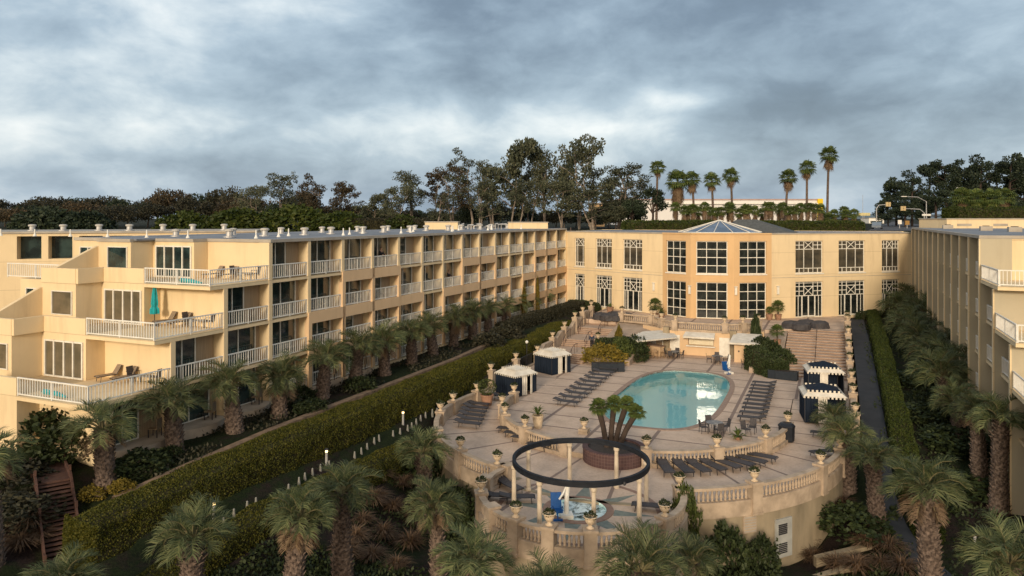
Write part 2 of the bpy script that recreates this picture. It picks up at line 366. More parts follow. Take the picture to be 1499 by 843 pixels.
def make_decks():
    inner = arc(AX, UC, RI, 180, 360, 48)
    po = pool_outline(.42)
    sheet('pool_deck', inner+[(AX+RI, 67), (AX+15, 67), (AX+15, 84.2), (AX-15, 84.2), (AX-15, 67), (AX-RI, 67)], [po], 0, DECK, label='pale concrete pool deck with dark bands')
    mb = MB(); a, b = arc(AX, UC, RI+.05, 180, 360, 48), arc(AX, UO, RO, 180, 360, 48)
    pa = [(AX-RI-.05, 67-i*1.05) for i in range(11)]+a+[(AX+RI+.05, 56.5+i*1.05) for i in range(11)]
    pb = [(AX-lerp(15, RO, max(0, i-4)/6), 67-i*1.37) for i in range(11)]+b+[(AX+lerp(RO, 15, min(1, i/6)), 53.3+i*1.37) for i in range(11)]
    for i in range(len(pa)-1):
        q = [pa[i], pb[i], pb[i+1], pa[i+1]]
        mb.add([(x, y, zlow(y)-.004) for x, y in q], ((0, 1, 2, 3),))
    setting(mb.build('lower_deck', DECKR, rz=-TH), label='lower crescent of the pool deck, a step below the pool')
    hole = arc(SV, SU-.5, 1.55, 0, 360, 40)[:-1]
    sheet('spa_deck', arc(SV, SU, RS, 0, 360, 64)[:-1], [hole], ZL, DECKR, label='round terrace with the spa sunk in it')
    # star inlay round the spa
    GREEN = M('green_slate_inlay', (.22, .24, .20), (.15, .17, .15), 4, .7, .1); RED = M('brown_inlay', (.30, .19, .14), (.24, .15, .11), 4, .7)
    mb = MB()
    for k in range(8):
        a0 = R(k*45+10); c = (SV, SU-.5)
        p = lambda r, a: (c[0]+r*math.cos(a), c[1]+r*math.sin(a), ZL+.004)
        mb.add([p(1.95, a0-.22), p(4.1, a0), p(1.95, a0+.22), p(1.9, a0)], ((0, 1, 2, 3),))
    setting(mb.build('star_inlay', GREEN, rz=-TH), label='dark green star of slate set in the spa terrace')
    mb = MB()
    i0, i1 = arc(SV, SU-.5, 1.5, 0, 360, 40), arc(SV, SU-.5, 1.9, 0, 360, 40)
    for k in range(40): mb.quad((*i0[k], ZL+.03), (*i1[k], ZL+.03), (*i1[k+1], ZL+.03), (*i0[k+1], ZL+.03)).quad((*i1[k], ZL+.03), (*i1[k], ZL-.02), (*i1[k+1], ZL-.02), (*i1[k+1], ZL+.03))
    i0, i1 = arc(SV, SU-.5, 4.15, 0, 360, 60), arc(SV, SU-.5, 4.45, 0, 360, 60)
    for k in range(60): mb.quad((*i0[k], ZL+.004), (*i1[k], ZL+.004), (*i1[k+1], ZL+.004), (*i0[k+1], ZL+.004))
    setting(mb.build('spa_coping', RED, rz=-TH), label='brown tiled rim of the round spa')
make_decks()
def make_water(name, out, z, depth, label, foam, co):
    # tiled basin with a clear water surface over it
    m, t, b = P_(name+'_tile', .5, .4); n = tex(t, .35, 2)
    t.links.new(ramp(t, n.outputs[0], [(.35, (.66, .93, .90)), (.65, (.74, .96, .92))]), b.inputs['Base Color'])
    mb = MB(); n_ = len(out)
    for i in range(n_):
        a, c = out[i], out[(i+1) % n_]; mb.quad((*a, z+.12), (*c, z+.12), (*c, z-depth), (*a, z-depth))
    mb.add([(*p, z-depth) for p in out], (tuple(range(n_)),))
    setting(mb.build(name+'_basin', m, rz=-TH), label='pale turquoise tiled basin of the '+name)
    m = bpy.data.materials.new(name+'_water'); m.use_nodes = True; t = m.node_tree; t.nodes.clear()
    o = N(t, 'ShaderNodeOutputMaterial'); tr = N(t, 'ShaderNodeBsdfTransparent'); gl = N(t, 'ShaderNodeBsdfGlossy'); fr = N(t, 'ShaderNodeFresnel'); mx = N(t, 'ShaderNodeMixShader')
    tr.inputs[0].default_value = (.76, .965, .955, 1); gl.inputs['Roughness'].default_value = .03; fr.inputs[0].default_value = 1.22
    bn = N(t, 'ShaderNodeBump'); bn.inputs['Strength'].default_value = .35 if not foam else 1; bn.inputs['Distance'].default_value = .03 if not foam else .1
    nz = tex(t, 1.3 if not foam else 4, 3, .5, scale=(1, .6, 1)); t.links.new(nz.outputs[0], bn.inputs['Height'])
    t.links.new(bn.outputs[0], gl.inputs['Normal']); t.links.new(bn.outputs[0], fr.inputs['Normal'])
    t.links.new(fr.outputs[0], mx.inputs[0]); t.links.new(tr.outputs[0], mx.inputs[1]); t.links.new(gl.outputs[0], mx.inputs[2])
    s = mx.outputs[0]
    if foam:
        df = N(t, 'ShaderNodeBsdfDiffuse'); df.inputs[0].default_value = (.75, .85, .84, 1); m2 = N(t, 'ShaderNodeMixShader')
        f = ramp(t, tex(t, 1.5, 6, .7, dist=1.2).outputs[0], [(.38, (0, 0, 0)), (.54, (.85, .85, .85))]); t.links.new(f, m2.inputs[0])
        t.links.new(s, m2.inputs[1]); t.links.new(df.outputs[0], m2.inputs[2]); s = m2.outputs[0]
    t.links.new(s, o.inputs[0])
    mb = MB(); mb.add([(*p, z) for p in out], (tuple(range(n_)),))
    setting(mb.build(name+'_water', m, rz=-TH), label=label)
make_water('pool', pool_outline(), -.10, 1.25, 'clear turquoise water of the swimming pool', False, None)
make_water('spa', arc(SV, SU-.5, 1.5, 0, 360, 40)[:-1], ZL-.08, .9, 'bubbling turquoise water of the round spa', True, None)
def pool_coping():
    a, b = pool_outline(0), pool_outline(.44); mb = MB(); n = len(a)
    for i in range(n):
        j = (i+1) % n
        mb.quad((*a[i], .035), (*b[i], .035), (*b[j], .035), (*a[j], .035)).quad((*b[i], .035), (*b[i], -.03), (*b[j], -.03), (*b[j], .035)).quad((*a[i], .035), (*a[i], -.1), (*a[j], -.1), (*a[j], .035))
    setting(mb.build('pool_coping', COPING, rz=-TH), label='brown coping round the swimming pool')
pool_coping()
# ---- terrace and stairs
TZ = 2.7
TERR = deck_mat('terrace_paving', False)
TPOLY = [(-29, 88.6), (-23.8, 88.6), (-19.6, 87.6), (-18.3, 85.4), (-16.4, 84.2), (-10.8, 84.2), (-8.9, 85.4), (-7.5, 87.6), (-3.6, 90.2), (1.35, 90.2), (1.35, 113), (-29, 113)]
mb = MB(); mb.prism(TPOLY, -1.2, TZ); setting(mb.build('terrace', TERR, rz=-TH), label='paved upper terrace in front of the lobby')
STEP = M('step_stone', (.52, .38, .28), (.40, .29, .21), 1.2, .85, .2, 10)
RISER = M('step_riser', (.30, .20, .15), (.22, .15, .11), 2, .85)
def stairs(v0, v1, segs, name, label):                 # segs: (u, z) of each nosing, going up
    a, b = MB(), MB()
    for k, (u, z) in enumerate(segs):
        zp = segs[k-1][1] if k else -.02; un = segs[k+1][0] if k+1 < len(segs) else u+.5
        a.quad((v0, u-.03, z), (v1, u-.03, z), (v1, un, z), (v0, un, z)); b.quad((v0, u, zp), (v1, u, zp), (v1, u, z-.003), (v0, u, z-.003))
        a.quad((v0, u-.03, z-.05), (v1, u-.03, z-.05), (v1, u-.03, z), (v0, u-.03, z))
        for v in (v0, v1): a.quad((v, u, -.5), (v, un, -.5), (v, un, z), (v, u, z))
    st = setting(a.build(name, STEP, rz=-TH), label=label)
    setting(b.build('stair_riser', RISER, st), label='darker stone risers of the stairs')
segL = []; u, z = 74., 0.
for n, land in ((5, 3.9), (4, 4.1), (4, 2.6), (4, .3)):
    for i in range(n): z += TZ/17; segL.append((u, z)); u += .3
    u += land
LTOP = segL[-1][0]
stairs(-28.3, -24.0, segL, 'stairs', 'broad stone stairs up to the terrace left of the bar')
segR = [(76.4+i*.84, (i+1)*TZ/17) for i in range(17)]
stairs(-4.6, 1.2, segR, 'stairs', 'wide stone stairs with long treads right of the bar')
def stair_z(segs, u):
    z = 0.
    for a, b in segs:
        if u >= a: z = b
    return z
# planted banks between stairs and bar
mb = MB()
for v0, v1, ua, ub in ((-23.9, -19.3, 75.2, 88.4), (-7.6, -4.7, 76.6, 89.8)):
    mb.add([(v0, ua, -.05), (v1, ua, -.05), (v1, ub, -.05), (v0, ub, -.05), (v0, ua, .5), (v1, ua, .5), (v1, ub, 2.6), (v0, ub, 2.6)],
           ((0, 1, 5, 4), (1, 2, 6, 5), (2, 3, 7, 6), (3, 0, 4, 7), (4, 5, 6, 7)))
setting(mb.build('planting_bank', M('bank_stone', (.42, .32, .24), (.30, .23, .17), 1, .9), rz=-TH), label='low stone banks planted beside the stairs')
# garden path right of the court, road and hills far behind
PATH = M('asphalt_path', (.034, .037, .043), (.024, .027, .032), 1.2, .9, .25, 20)
def ribbon(name, pts, wd, dz, mat, label):
    mb = MB(); L = []
    for i, p in enumerate(pts):
        d = (Vector(pts[min(i+1, len(pts)-1)])-Vector(pts[max(i-1, 0)])).normalized(); n = Vector((-d.y, d.x))
        row = []
        for k in range(5):
            q = Vector(p)+n*wd*(k/4-.5); w = W(q.x, q.y); row.append((w.x, w.y, G(w.x, w.y)+dz))
        L.append(row)
    for a, b in zip(L, L[1:]):
        for k in range(4): mb.quad(a[k], a[k+1], b[k+1], b[k])
    return setting(mb.build(name, mat), label=label)
ribbon('path', [(2.75, 103-i*1.2) for i in range(44)]+[(2.9+i*i*.05, 50.2-i*1.1) for i in range(12)], 1.6, .10, PATH, 'dark garden path between the court wall and the hedge')
ROADM = M('road_asphalt', (.085, .085, .09), (.065, .065, .07), .4, .9)
def wsheet(name, pts, mat, label):
    mb = MB(); mb.add(pts, (tuple(range(len(pts))),)); return setting(mb.build(name, mat), label=label)
def gz(X, Y, d=.05): return (X, Y, G(X, Y)+d)
mb = MB(); rp = [(X0, Y) for Y in (131, 140, 155, 180, 220, 300, 420, 600, 900) for X0 in [466*Y/900]]
for (xa, ya), (xb, yb) in zip(rp, rp[1:]): mb.quad(gz(xa-5, ya), gz(xa+9, ya), gz(xb+9, yb), gz(xb-5, yb))
setting(mb.build('road', ROADM), label='road running away behind the hotel towards the hills')
def hills(name, Y, prof, mat, label):
    mb = MB(); n = len(prof)
    f = [(x, Y, z) for x, z in prof]; back = [(x*1.15, Y+Y*.25, z*.6) for x, z in prof]; base = [(x*.97, Y-Y*.05, -20) for x, z in prof]
    mb.add(base+f+back, [(i, i+1, n+i+1, n+i) for i in range(n-1)]+[(n+i, n+i+1, 2*n+i+1, 2*n+i) for i in range(n-1)])
    return setting(mb.build(name, mat), label=label)
HILL = M('distant_hill', (.10, .14, .17), (.14, .18, .21), .004, .95, coord='Object')  # the blue of distant haze is put into the hill colour
hills('hills', 3800, [(-900+i*150, 34+16*noise.noise(Vector((i*.35, 2, 0)))+10*noise.noise(Vector((i*1.1, 7, 0)))) for i in range(32)], HILL, 'low blue hills on the horizon')
# ================================================================ HOTEL WINGS
def railing_mesh(L, along='y', h=1.05, n=None, depth=.05):
    mb = MB(); n = n or int(L/.21)
    bx = (lambda a0, a1, z0, z1, d: mb.box(-d, d, a0, a1, z0, z1)) if along == 'y' else (lambda a0, a1, z0, z1, d: mb.box(a0, a1, -d, d, z0, z1))
    bx(0, L, h-.07, h, .04); bx(0, L, .08, .14, .025)
    for k in range(3): p = .03+k*(L-.06)/2; bx(p-.03, p+.03, 0, h-.07, .03)
    for i in range(1, n):
        p = L*i/n; bx(p-.018, p+.018, .14, h-.07, .016)
    return mb
def wall_open(mb, p0, p1, z0, z1, ops, depth):        # upright wall with openings (a0, a1, za, zb) and reveals; p0 to p1 has its outside on the right
    p0, p1 = Vector(p0), Vector(p1); L = (p1-p0).length; d = (p1-p0)/L; n = Vector((-d.y, d.x))
    as_ = sorted({0, L}|{q for o in ops for q in o[:2]}); zs = sorted({z0, z1}|{q for o in ops for q in o[2:4]})
    P = lambda a, z, k=0: ((p0+d*a+n*k).x, (p0+d*a+n*k).y, z)
    for a, b in zip(as_, as_[1:]):
        for c, e in zip(zs, zs[1:]):
            if any(o[0]-1e-6 <= a and b <= o[1]+1e-6 and o[2]-1e-6 <= c and e <= o[3]+1e-6 for o in ops): continue
            mb.quad(P(a, c), P(b, c), P(b, e), P(a, e))
    for a0, a1, c, e in ops:
        mb.quad(P(a0, c), P(a0, e), P(a0, e, depth), P(a0, c, depth)).quad(P(a1, c), P(a1, c, depth), P(a1, e, depth), P(a1, e))
        mb.quad(P(a0, e), P(a1, e), P(a1, e, depth), P(a0, e, depth)).quad(P(a0, c), P(a0, c, depth), P(a1, c, depth), P(a1, c))
FLZ = {4: 10.95, 3: 8.15, 2: 5.35, 1: 2.55}; RZ = 13.58
LEVEL = {4: 'top-floor', 3: 'third-floor', 2: 'second-floor', 1: 'ground-floor'}
def frame_win(w, h, cols, rows, bar=.07, dp=.10):      # white frame, x along the wall, y outwards, origin at the lower left
    mb = MB()
    for x in [0]+[w*c for c in cols]+[w-bar]: mb.box(x, x+bar, -dp, 0, 0, h)
    for z in [0]+[h*c for c in rows]+[h-bar]: mb.box(bar, w-bar, -dp*.8, -.012, z, z+bar)
    return mb
def add_window(parent, loc, rz, w, h, cols, rows, glass=GLASS, name='window', bar=.07, mat=None):
    o = frame_win(w, h, cols, rows, bar).build(name, mat or WFRAME, parent, loc, rz)
    g = MB(); g.quad((.01, -.03, .01), (w-.01, -.03, .01), (w-.01, -.03, h-.01), (.01, -.03, h-.01)); g.build('pane', glass, o)
    return o
def wing(side, name, label, vF, u0, bay, nb, step, vback, peach, over, zroof, rec=.9, inset=.07):
    s = side; org = (vF-s*9, (u0+u0+bay*nb)/2, 0); O = Vector(org)
    root = T(name, label, 'hotel building', W(*org), -TH)
    rel = lambda v, u, z: Vector((v, u, z))-O
    uend = u0+bay*nb; vB = vF-s*rec; pw = .34
    ul = {l: u0-(4-l)*step for l in FLZ}
    body = MB(org); roofs = MB(org); edge = MB(org); curt = []
    for l in (4, 3, 2, 1):
        ue = ul[l]; z0 = FLZ[l] if l > 1 else FLZ[1]-5.5; z1 = FLZ[l+1] if l < 4 else zroof; z1 -= .004*l
        # stepped plan of the end wall: recess behind the terrace, then blocks coming forward
        pts = [(vB, ue), (vF-s*5.8, ue), (vF-s*5.8, ue-over), (vF-s*9.8, ue-over), (vF-s*9.8, ue-over-1.9), (vF-s*13.2, ue-over-1.9), (vF-s*13.2, ue-over-.2), (vback, ue-over-.2)]
        if s < 0: pts = [(vB, ue), (vF-s*7, ue), (vF-s*7, ue-over), (vF-s*12, ue-over), (vback, ue-over)]
        poly = pts+[(vback, uend), (vB, uend)]
        if s > 0: poly = poly[::-1]
        body.prism(poly, z0, z1)
        # terrace floor over the recess, roof surface of the level
        sl = MB(org); zt = z1+.004*l
        sl.box(min(vF-s*.02, vF-s*5.79), max(vF-s*.02, vF-s*5.79), ue-over-.02, ul[l+1]+.1 if l < 4 else ue+.3, zt-.22, zt+.02)
        if l < 4: sl.build('terrace_slab', CREAM, root)
    tp = [p for p in pts]
    ue = ul[4]; rp = [(vF+s*.05, ue-.08)]+[(p[0]+(s*.06 if k % 2 else -s*.06)*0, p[1]-.08) for k, p in enumerate([(vF-s*5.8, ue), (vF-s*5.8, ue-over), (vF-s*9.8, ue-over), (vF-s*9.8, ue-over-1.9), (vF-s*13.2, ue-over-1.9), (vF-s*13.2, ue-over-.2), (vback, ue-over-.2)])]+[(vback, uend+.1), (vF+s*.05, uend+.1)]
    if s < 0: rp = [(vF+s*.05, u0-.08), (vF-s*6.9, u0-.08), (vF-s*7.1, u0-over-.08), (vback, u0-over-.08), (vback, uend+.1), (vF+s*.05, uend+.1)]
    c = Vector((sum(p[0] for p in rp)/len(rp), sum(p[1] for p in rp)/len(rp)))
    edge.prism(rp, zroof, zroof+.22)
    inn = [(p[0]+math.copysign(.3, c.x-p[0]), p[1]+math.copysign(.3, c.y-p[1])) for p in rp]
    roofs.prism(inn, zroof+.1, zroof+.224)
    body.build('wall', CREAM, root); edge.build('roof_edge', ROOFE, root); roofs.build('roof', ROOFG, root)
    # facade: piers, slabs, spandrels, windows, railings
    rail = win = winb = None; rl = bay-pw-.02
    lv = (4, 3, 2, 1)
    for b in range(-3, nb+1):
        top = max([l for l in lv if b >= -(4-l)])
        ub = u0+b*bay if b >= 0 else ul[4+b]
        if b == 0: ub = u0
        pm = MB(org); z1 = FLZ[top+1] if top < 4 else zroof
        pm.box(min(vB, vF), max(vB, vF), ub-pw/2 if b > -4 else ub, ub+pw/2, FLZ[1]-5.5, z1-.01 if top == 4 else z1-.23)
        pr = pm.build('pier', CREAM if s > 0 else FIN_SHADE, root)
        if s < 0:                                      # front edge left in cream; the fin sides are coloured as shaded
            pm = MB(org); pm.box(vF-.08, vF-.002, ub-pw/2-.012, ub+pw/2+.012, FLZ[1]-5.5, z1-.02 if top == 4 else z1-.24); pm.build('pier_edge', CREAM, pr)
    for b in range(-3, nb):
        for l in lv:
            if b < -(4-l): continue
            ua = u0+b*bay if b >= 0 else ul[4+b]; ubb = ua+bay if b >= 0 else (ul[5+b] if b < -1 else u0)
            L = ubb-ua-pw; z = FLZ[l]
            if rail is None:
                me = railing_mesh(rl).build('balcony_railing', WHITE, root); rail = me.data; bpy.data.objects.remove(me)
            k = L/rl
            if l > 1 or b >= 0:
                o = OB('balcony_railing', rail, root, rel(vF-s*(inset+.03), ua+pw/2+.01, z+.03)); o.scale = (1, k, 1)
            sm = MB(org); sm.box(min(vB, vF-s*(inset-.05)), max(vB, vF-s*(inset-.05)), ua+pw/2, ubb-pw/2, z-.2, z); sm.build('balcony_slab', CREAM, root)
            if peach(b, l):
                pm = MB(org); e = vF+s*.10
                pm.box(min(vF-s*.25, e), max(vF-s*.25, e), ua-pw/2-.012*(b % 2), ubb+pw/2+.012*(b % 2), z-.78, z+.06)
                pm.build('spandrel', PEACH, root)
                if l > 1:
                    for q in (ua, ubb):
                        pm = MB(org); pm.box(min(vF-s*.3, e-s*.006), max(vF-s*.3, e-s*.006), q-pw/2-.02-.008*(b % 2), q+pw/2+.02+.008*(b % 2), FLZ[l-1]+.06, z-.782)
                        pm.build('spandrel_frame', PEACH, root)
            hgt = 2.5 if l < 4 else 2.62
            rz = R(90) if s > 0 else R(-90)
            w = L-.4*k-.1 if (b*3+l) % 4 else L-1.5*k-.1; cw = L-.1-w
            x0 = ua+pw/2+.05 if s > 0 else ua+pw/2+.05+w
            # glazed doors, then a strip of curtain
            key = (round(w, 2), hgt)
            if key not in curt_cache:
                o = add_window(root, (0, 0, 0), 0, w, hgt, [.5], [], GLASS, 'balcony_window', .06, WFRAME)
                g = MB(); g.box(w+.02, w+cw-.02, -.05, -.01, 0, hgt); g.build('curtain', CURT, o)
                curt_cache[key] = o; oo = o
            else:
                oo = curt_cache[key].copy(); COL.objects.link(oo)
                for ch in curt_cache[key].children:
                    c_ = ch.copy(); COL.objects.link(c_); c_.parent = oo
                oo.parent = root
            oo.location = rel(vB+s*.015, ua+pw/2+.05 if s > 0 else ubb-pw/2-.05, z+.03); oo.rotation_euler = (0, 0, rz)
    return root, rel, ul, uend
curt_cache = {}
CURT = M('window_curtain', (.36, .27, .17), (.26, .19, .12), 5, .9, scale=(5, 5, .1))
def peach_left(b, l):
    m = b % 5
    return b >= 0 and ((l == 4 and m in (2, 3)) or (l == 3 and m != 0) or (l == 2 and b > 0))
LV, LU, LB, LN, LST = -36., 40.8, 4.17, 15, 4.17
LW, LWrel, LUL, LUE = wing(1, 'hotel_wing', 'cream four-storey hotel wing with stepped terraces on the left of the court', LV, LU, LB, LN, LST, -54., peach_left, 1.3, RZ)
RV, RU, RB, RN, RST = 9.55, 61.3, 4.45, 11, 5.0
curt_cache = {}
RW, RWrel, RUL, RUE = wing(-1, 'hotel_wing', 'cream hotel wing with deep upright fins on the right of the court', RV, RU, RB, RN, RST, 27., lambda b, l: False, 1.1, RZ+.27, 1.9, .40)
# end walls: glazed doors, windows, terrace rails, parapets
def end_details():
    rz0 = 0.                                           # local x along v, outside towards -u
    for l in (4, 3, 2, 1):
        ue, z = LUL[l], FLZ[l]
        if l > 1:
            o = add_window(LW, LWrel(LV-9.5, ue-1.3-.0, z+.05), 0, 3.5, 2.3, [.24, .50, .74], [], GLASSC if l != 4 else GLASS, 'terrace_door', .10)
            o2 = add_window(LW, LWrel(LV-12.1, ue-3.2, z+.7), 0, 2.0, 1.6, [], [], GLASS if l == 4 else GLASSC, 'window', .06)
            o3 = add_window(LW, LWrel(LV-17.3, ue-1.5, z+.6), 0, 2.6, 1.55, [.33, .66], [.45], GLASS, 'window', .07)
        if l < 4:                                      # terrace of the storey above, on this level's roof
            zt = FLZ[l+1]+.03; ub = ue-1.28
            a = railing_mesh(5.7, 'x').build('terrace_railing', WHITE, LW, LWrel(LV-5.75, ub, zt))
            b = railing_mesh(LST+1.15).build('terrace_railing', WHITE, LW, LWrel(LV-.08, ub, zt))
            m = MB(); m.box(-9.8-.02, -5.82, -1.31, -1.10, 0, 1.0); m.box(-9.82, -9.6, -3.19, -1.31, 0, 1.0); m.box(-13.22, -9.82, -3.22, -3.0, 0, 1.0)
            m.build('parapet', CREAM, LW, LWrel(LV, ue, FLZ[l+1]-.004))
            r = railing_mesh(6.2, 'x').build('terrace_railing', WHITE, LW, LWrel(LV-19.4, ue-1.5-.02, zt))
        # wing wall with a sloping top, running out between the units
        m = MB(); zt = (FLZ[l+1] if l < 4 else RZ)-.03
        sl = [(-1.9, zt-.0), (-3.4, zt-.35), (-7.2, z+.55), (-7.2, z-2.7), (-1.9, z-2.7)]
        a = [(LV-13.42, ue+q[0], q[1]) for q in sl]; b = [(LV-13.10, ue+q[0], q[1]) for q in sl]
        m.add(a+b, [(0, 1, 2, 3, 4), (9, 8, 7, 6, 5)]+[(i, (i+1) % 5, 5+(i+1) % 5, 5+i) for i in range(5)])
        m.o = Vector(LWrel(0, 0, 0))*-1; m.v = [q-m.o for q in m.v]; m.build('wing_wall', CREAM, LW)
    for l in (4, 3, 2):
        ue, z = RUL[l], FLZ[l]
        zt = z+.03; ub = RUL[l-1]-1.08
        railing_mesh(6.9, 'x').build('terrace_railing', WHITE, RW, RWrel(RV+.1, ub, zt))
        railing_mesh(RST+1.0).build('terrace_railing', WHITE, RW, RWrel(RV+.08, ub, zt))
        add_window(RW, RWrel(RV+8.0, ue-1.1, z+.05), 0, 2.75, 2.15, [.27, .48, .70], [], GLASSC, 'terrace_door', .10)
end_details()
# ================================================================ LOBBY BUILDING
LA, LBp, LC, LD = (-35.9, 103.5), (-20.35, 96.7), (-6.9, 97.4), (9.5, 110.0)
def lobby():
    org = (-13.4, 104, TZ); O = Vector(org)
    root = T('lobby_building', 'two-storey cream lobby building with a bowed tan bay across the end of the court', 'hotel building', W(*org), -TH)
    zt, z0 = 13.25, TZ-1.5
    def w2(x, Y): X = (x-HX)*Y/F; return UV(X, Y)
    B1, C1 = w2(1011, 93.2), w2(1074.5, 92.0)
    B0 = w2(970, 96.6); C0 = w2(1129.5, 92.6); A0 = w2(829, 109.2); D0 = w2(1337, 98.2)
    def hit(p, q, x):                                  # distance along p-q at which the photo's column x meets the wall
        k = (x-HX)/F
        f = lambda t: (lambda w: w.x-k*w.y)(W(*(Vector(p)+(Vector(q)-Vector(p))*t)))
        a, b = -.2, 1.2
        for _ in range(50):
            m = (a+b)/2
            if f(a)*f(m) <= 0: b = m
            else: a = m
        return a*(Vector(q)-Vector(p)).length
    ZU0, ZU1, ZD1 = 8.3, 12.4, 7.25
    segs = [(A0, B0, CREAM, [(841.2, 855.5), (872, 895.5), (911.7, 940)], 'A'), (B0, B1, TAN, [(975, 1004)], 'C'), (B1, C1, TAN, [(1019.3, 1065)], 'C'), (C1, C0, TAN, [(1082.6, 1122)], 'C'), (C0, D0, CREAM, [(1164.5, 1205), (1227.7, 1266.5), (1291, 1316.5)], 'A')]
    for p, q, mat, wins, kind in segs:
        mb = MB(org); ops = []
        for xa, xb in wins:
            a, b = hit(p, q, xa), hit(p, q, xb); ops += [(a, b, ZU0, ZU1), (a, b, TZ+.02, ZD1)]
        wall_open(mb, p, q, z0, zt, ops, .32)
        d = (Vector(q)-Vector(p)); L = d.length; d /= L; n = Vector((-d.y, d.x)); ang = math.atan2(d.y, d.x)
        mb.build('wall', mat, root)
        tr = MB(org)                                   # string course joint and parapet cap
        for zc, hh, pr in ((7.78, .05, .02), (zt, .16, .10)):
            a, b = Vector(p)-n*pr, Vector(q)-n*pr; c, e = Vector(q)+n*.5, Vector(p)+n*.5
            tr.prism([a, b, c, e], zc, zc+hh)
        tr.build('cornice', mat if mat is TAN else ROOFE, root)
        for i, (a0, a1, za, zb) in enumerate(ops):
            o = Vector(p)+d*a0+n*.26; w, h = a1-a0, zb-za; loc = Vector((o.x, o.y, za))-O
            fr = MB(); bar = .085; D = -.07
            vx = lambda x, z0_, z1_, b_=bar: fr.box(x-b_/2, x+b_/2, D, 0, z0_, z1_)
            hx = lambda z, x0_, x1_, b_=bar: fr.box(x0_, x1_, D*.85, -.004, z-b_/2, z+b_/2)
            for x in (bar/2, w-bar/2): vx(x, 0, h, .12)
            for z in (bar/2, h-bar/2): hx(z, 0, w, .12)
            if kind == 'C':
                for c in (1/3, 2/3): vx(w*c, 0, h)
                for c in (.25, .5, .75): hx(h*c, 0, w)
            else:
                up = i % 2 == 0; zs = h*.74 if up else h*.60; zc0, zc1 = (h*.74, h) if up else (h*.60, h*.86)
                xs = (w/3, 2*w/3) if w > 2.6 else (w*.22, w*.78)
                for x in xs: vx(x, 0 if up else zs, h)
                hx(zs, 0, w)
                if not up: hx(zc1, 0, w); hx((zc1+h)/2+.1, 0, w, .06)
                hx((zc0+zc1)/2, 0, xs[0]); hx((zc0+zc1)/2, xs[1], w)
                if w > 2.6:
                    for x in (w/6, 5*w/6): vx(x, zc0, h)
                a_, b_ = Vector((xs[0], -.03, zc0)), Vector((xs[1], -.03, zc1))
                fr.tube([a_, b_], .05, 4); fr.tube([(xs[0], -.036, zc1), (xs[1], -.036, zc0)], .05, 4)
                if up:
                    hx(h*.15, 0, w)
                    nn = 6 if w > 2.6 else 4
                    for k in range(1, nn): vx(w*k/nn, 0, h*.15, .1)
                else:
                    dw = min(1.9, w*.56); x0 = w/2-dw/2
                    for x in (x0, w/2, x0+dw): vx(x, 0, zs, .15)
                    for x in (x0/2, w-x0/2): vx(x, 0, zs, .07)
                    hx(.1, x0, x0+dw, .2)
            wo = fr.build('window' if kind == 'C' or i % 2 == 0 else 'glazed_door', WFRAME, root, loc, ang)
            g = MB(); g.quad((0, -.02, 0), (w, -.02, 0), (w, -.02, h), (0, -.02, h)); g.build('pane', GLASSD if (kind == 'C' or i % 2) else GLASSB, wo)
            si = MB(); si.box(-.06, w+.06, -.36, -.262, -.14, -.002); 
            if za > 5: si.build('sill', WFRAME, wo)
    # roof, side and back walls
    rp = [A0, B0, B1, C1, C0, D0, (9.5, 122), (-36, 122)]; cc = Vector((-13.4, 107))
    mb = MB(org); mb.prism([tuple(Vector(p)+(cc-Vector(p)).normalized()*.55) for p in rp], zt-.3, zt+.06); mb.build('roof', ROOFG, root)
    mb = MB(org)
    for p, q in ((D0, (9.5, 122)), ((9.5, 122), (-36, 122)), ((-36, 122), A0)): mb.quad((*p, z0), (*q, z0), (*q, zt+.1), (*p, zt+.1))
    mb.build('wall', CREAM, root)
    # glazed cone over the bay, with a hipped roof behind it
    cv, cu = Vector(w2(1053.5, 98.2)); ap = (cv, cu, zt+1.75); n = 14; rr = 5.35
    base = [(cv+rr*math.cos(2*math.pi*(i+.5)/n), cu+rr*math.sin(2*math.pi*(i+.5)/n), zt+.18) for i in range(n)]
    m, t, b = P_('skylight_glass', .12, .6); t.links.new(ramp(t, tex(t, .7, 3).outputs[0], [(.4, (.05, .075, .12)), (.6, (.10, .13, .19))]), b.inputs['Base Color'])
    g = MB(org); g.add(base+[ap], [(i, (i+1) % n, n) for i in range(n)]); sk = g.build('skylight', m, root)
    rb = MB(org)
    for i in range(n): rb.tube([Vector(base[i])+Vector((0, 0, .03)), Vector(ap)+Vector((0, 0, .03))], .055, 4); rb.tube([base[i], base[(i+1) % n]], .075, 4)
    rb.build('rib', WFRAME, sk)
    h = MB(org); q = [(cv+.6, cu+2.2), (cv+8.9, cu+1.2), (cv+9.4, cu+9), (cv-1.5, cu+9.5)]; r0, r1 = (cv+1.6, cu+5.2, zt+1.85), (cv+4.2, cu+5.2, zt+1.85)
    h.add([(*p, zt+.1) for p in q]+[r0, r1], [(0, 1, 5, 4), (1, 2, 5), (2, 3, 4, 5), (3, 0, 4)]); h.build('hip_roof', M('grey_shingles', (.10, .105, .105), (.07, .075, .075), 3, .9, .3, 8), root)
    # wall lamps on the bay
    LAMPW = M('lamp_shade_white', (.8, .76, .66), None, 2, .5)
    for p, q, x in ((A0, B0, 958), (B0, B1, 1010.5), (C1, C0, 1076.5), (C0, D0, 1138)):
        a = hit(p, q, x); d = (Vector(q)-Vector(p)).normalized(); n_ = Vector((d.y, -d.x)); o = Vector(p)+d*a+n_*.14
        l = MB(); l.box(-.13, .13, -.1, .1, 0, .95); l.box(-.2, .2, -.14, .14, .98, 1.06); l.build('wall_lamp', LAMPW, root, Vector((o.x, o.y, 5.75))-O, math.atan2(d.y, d.x))
    return root
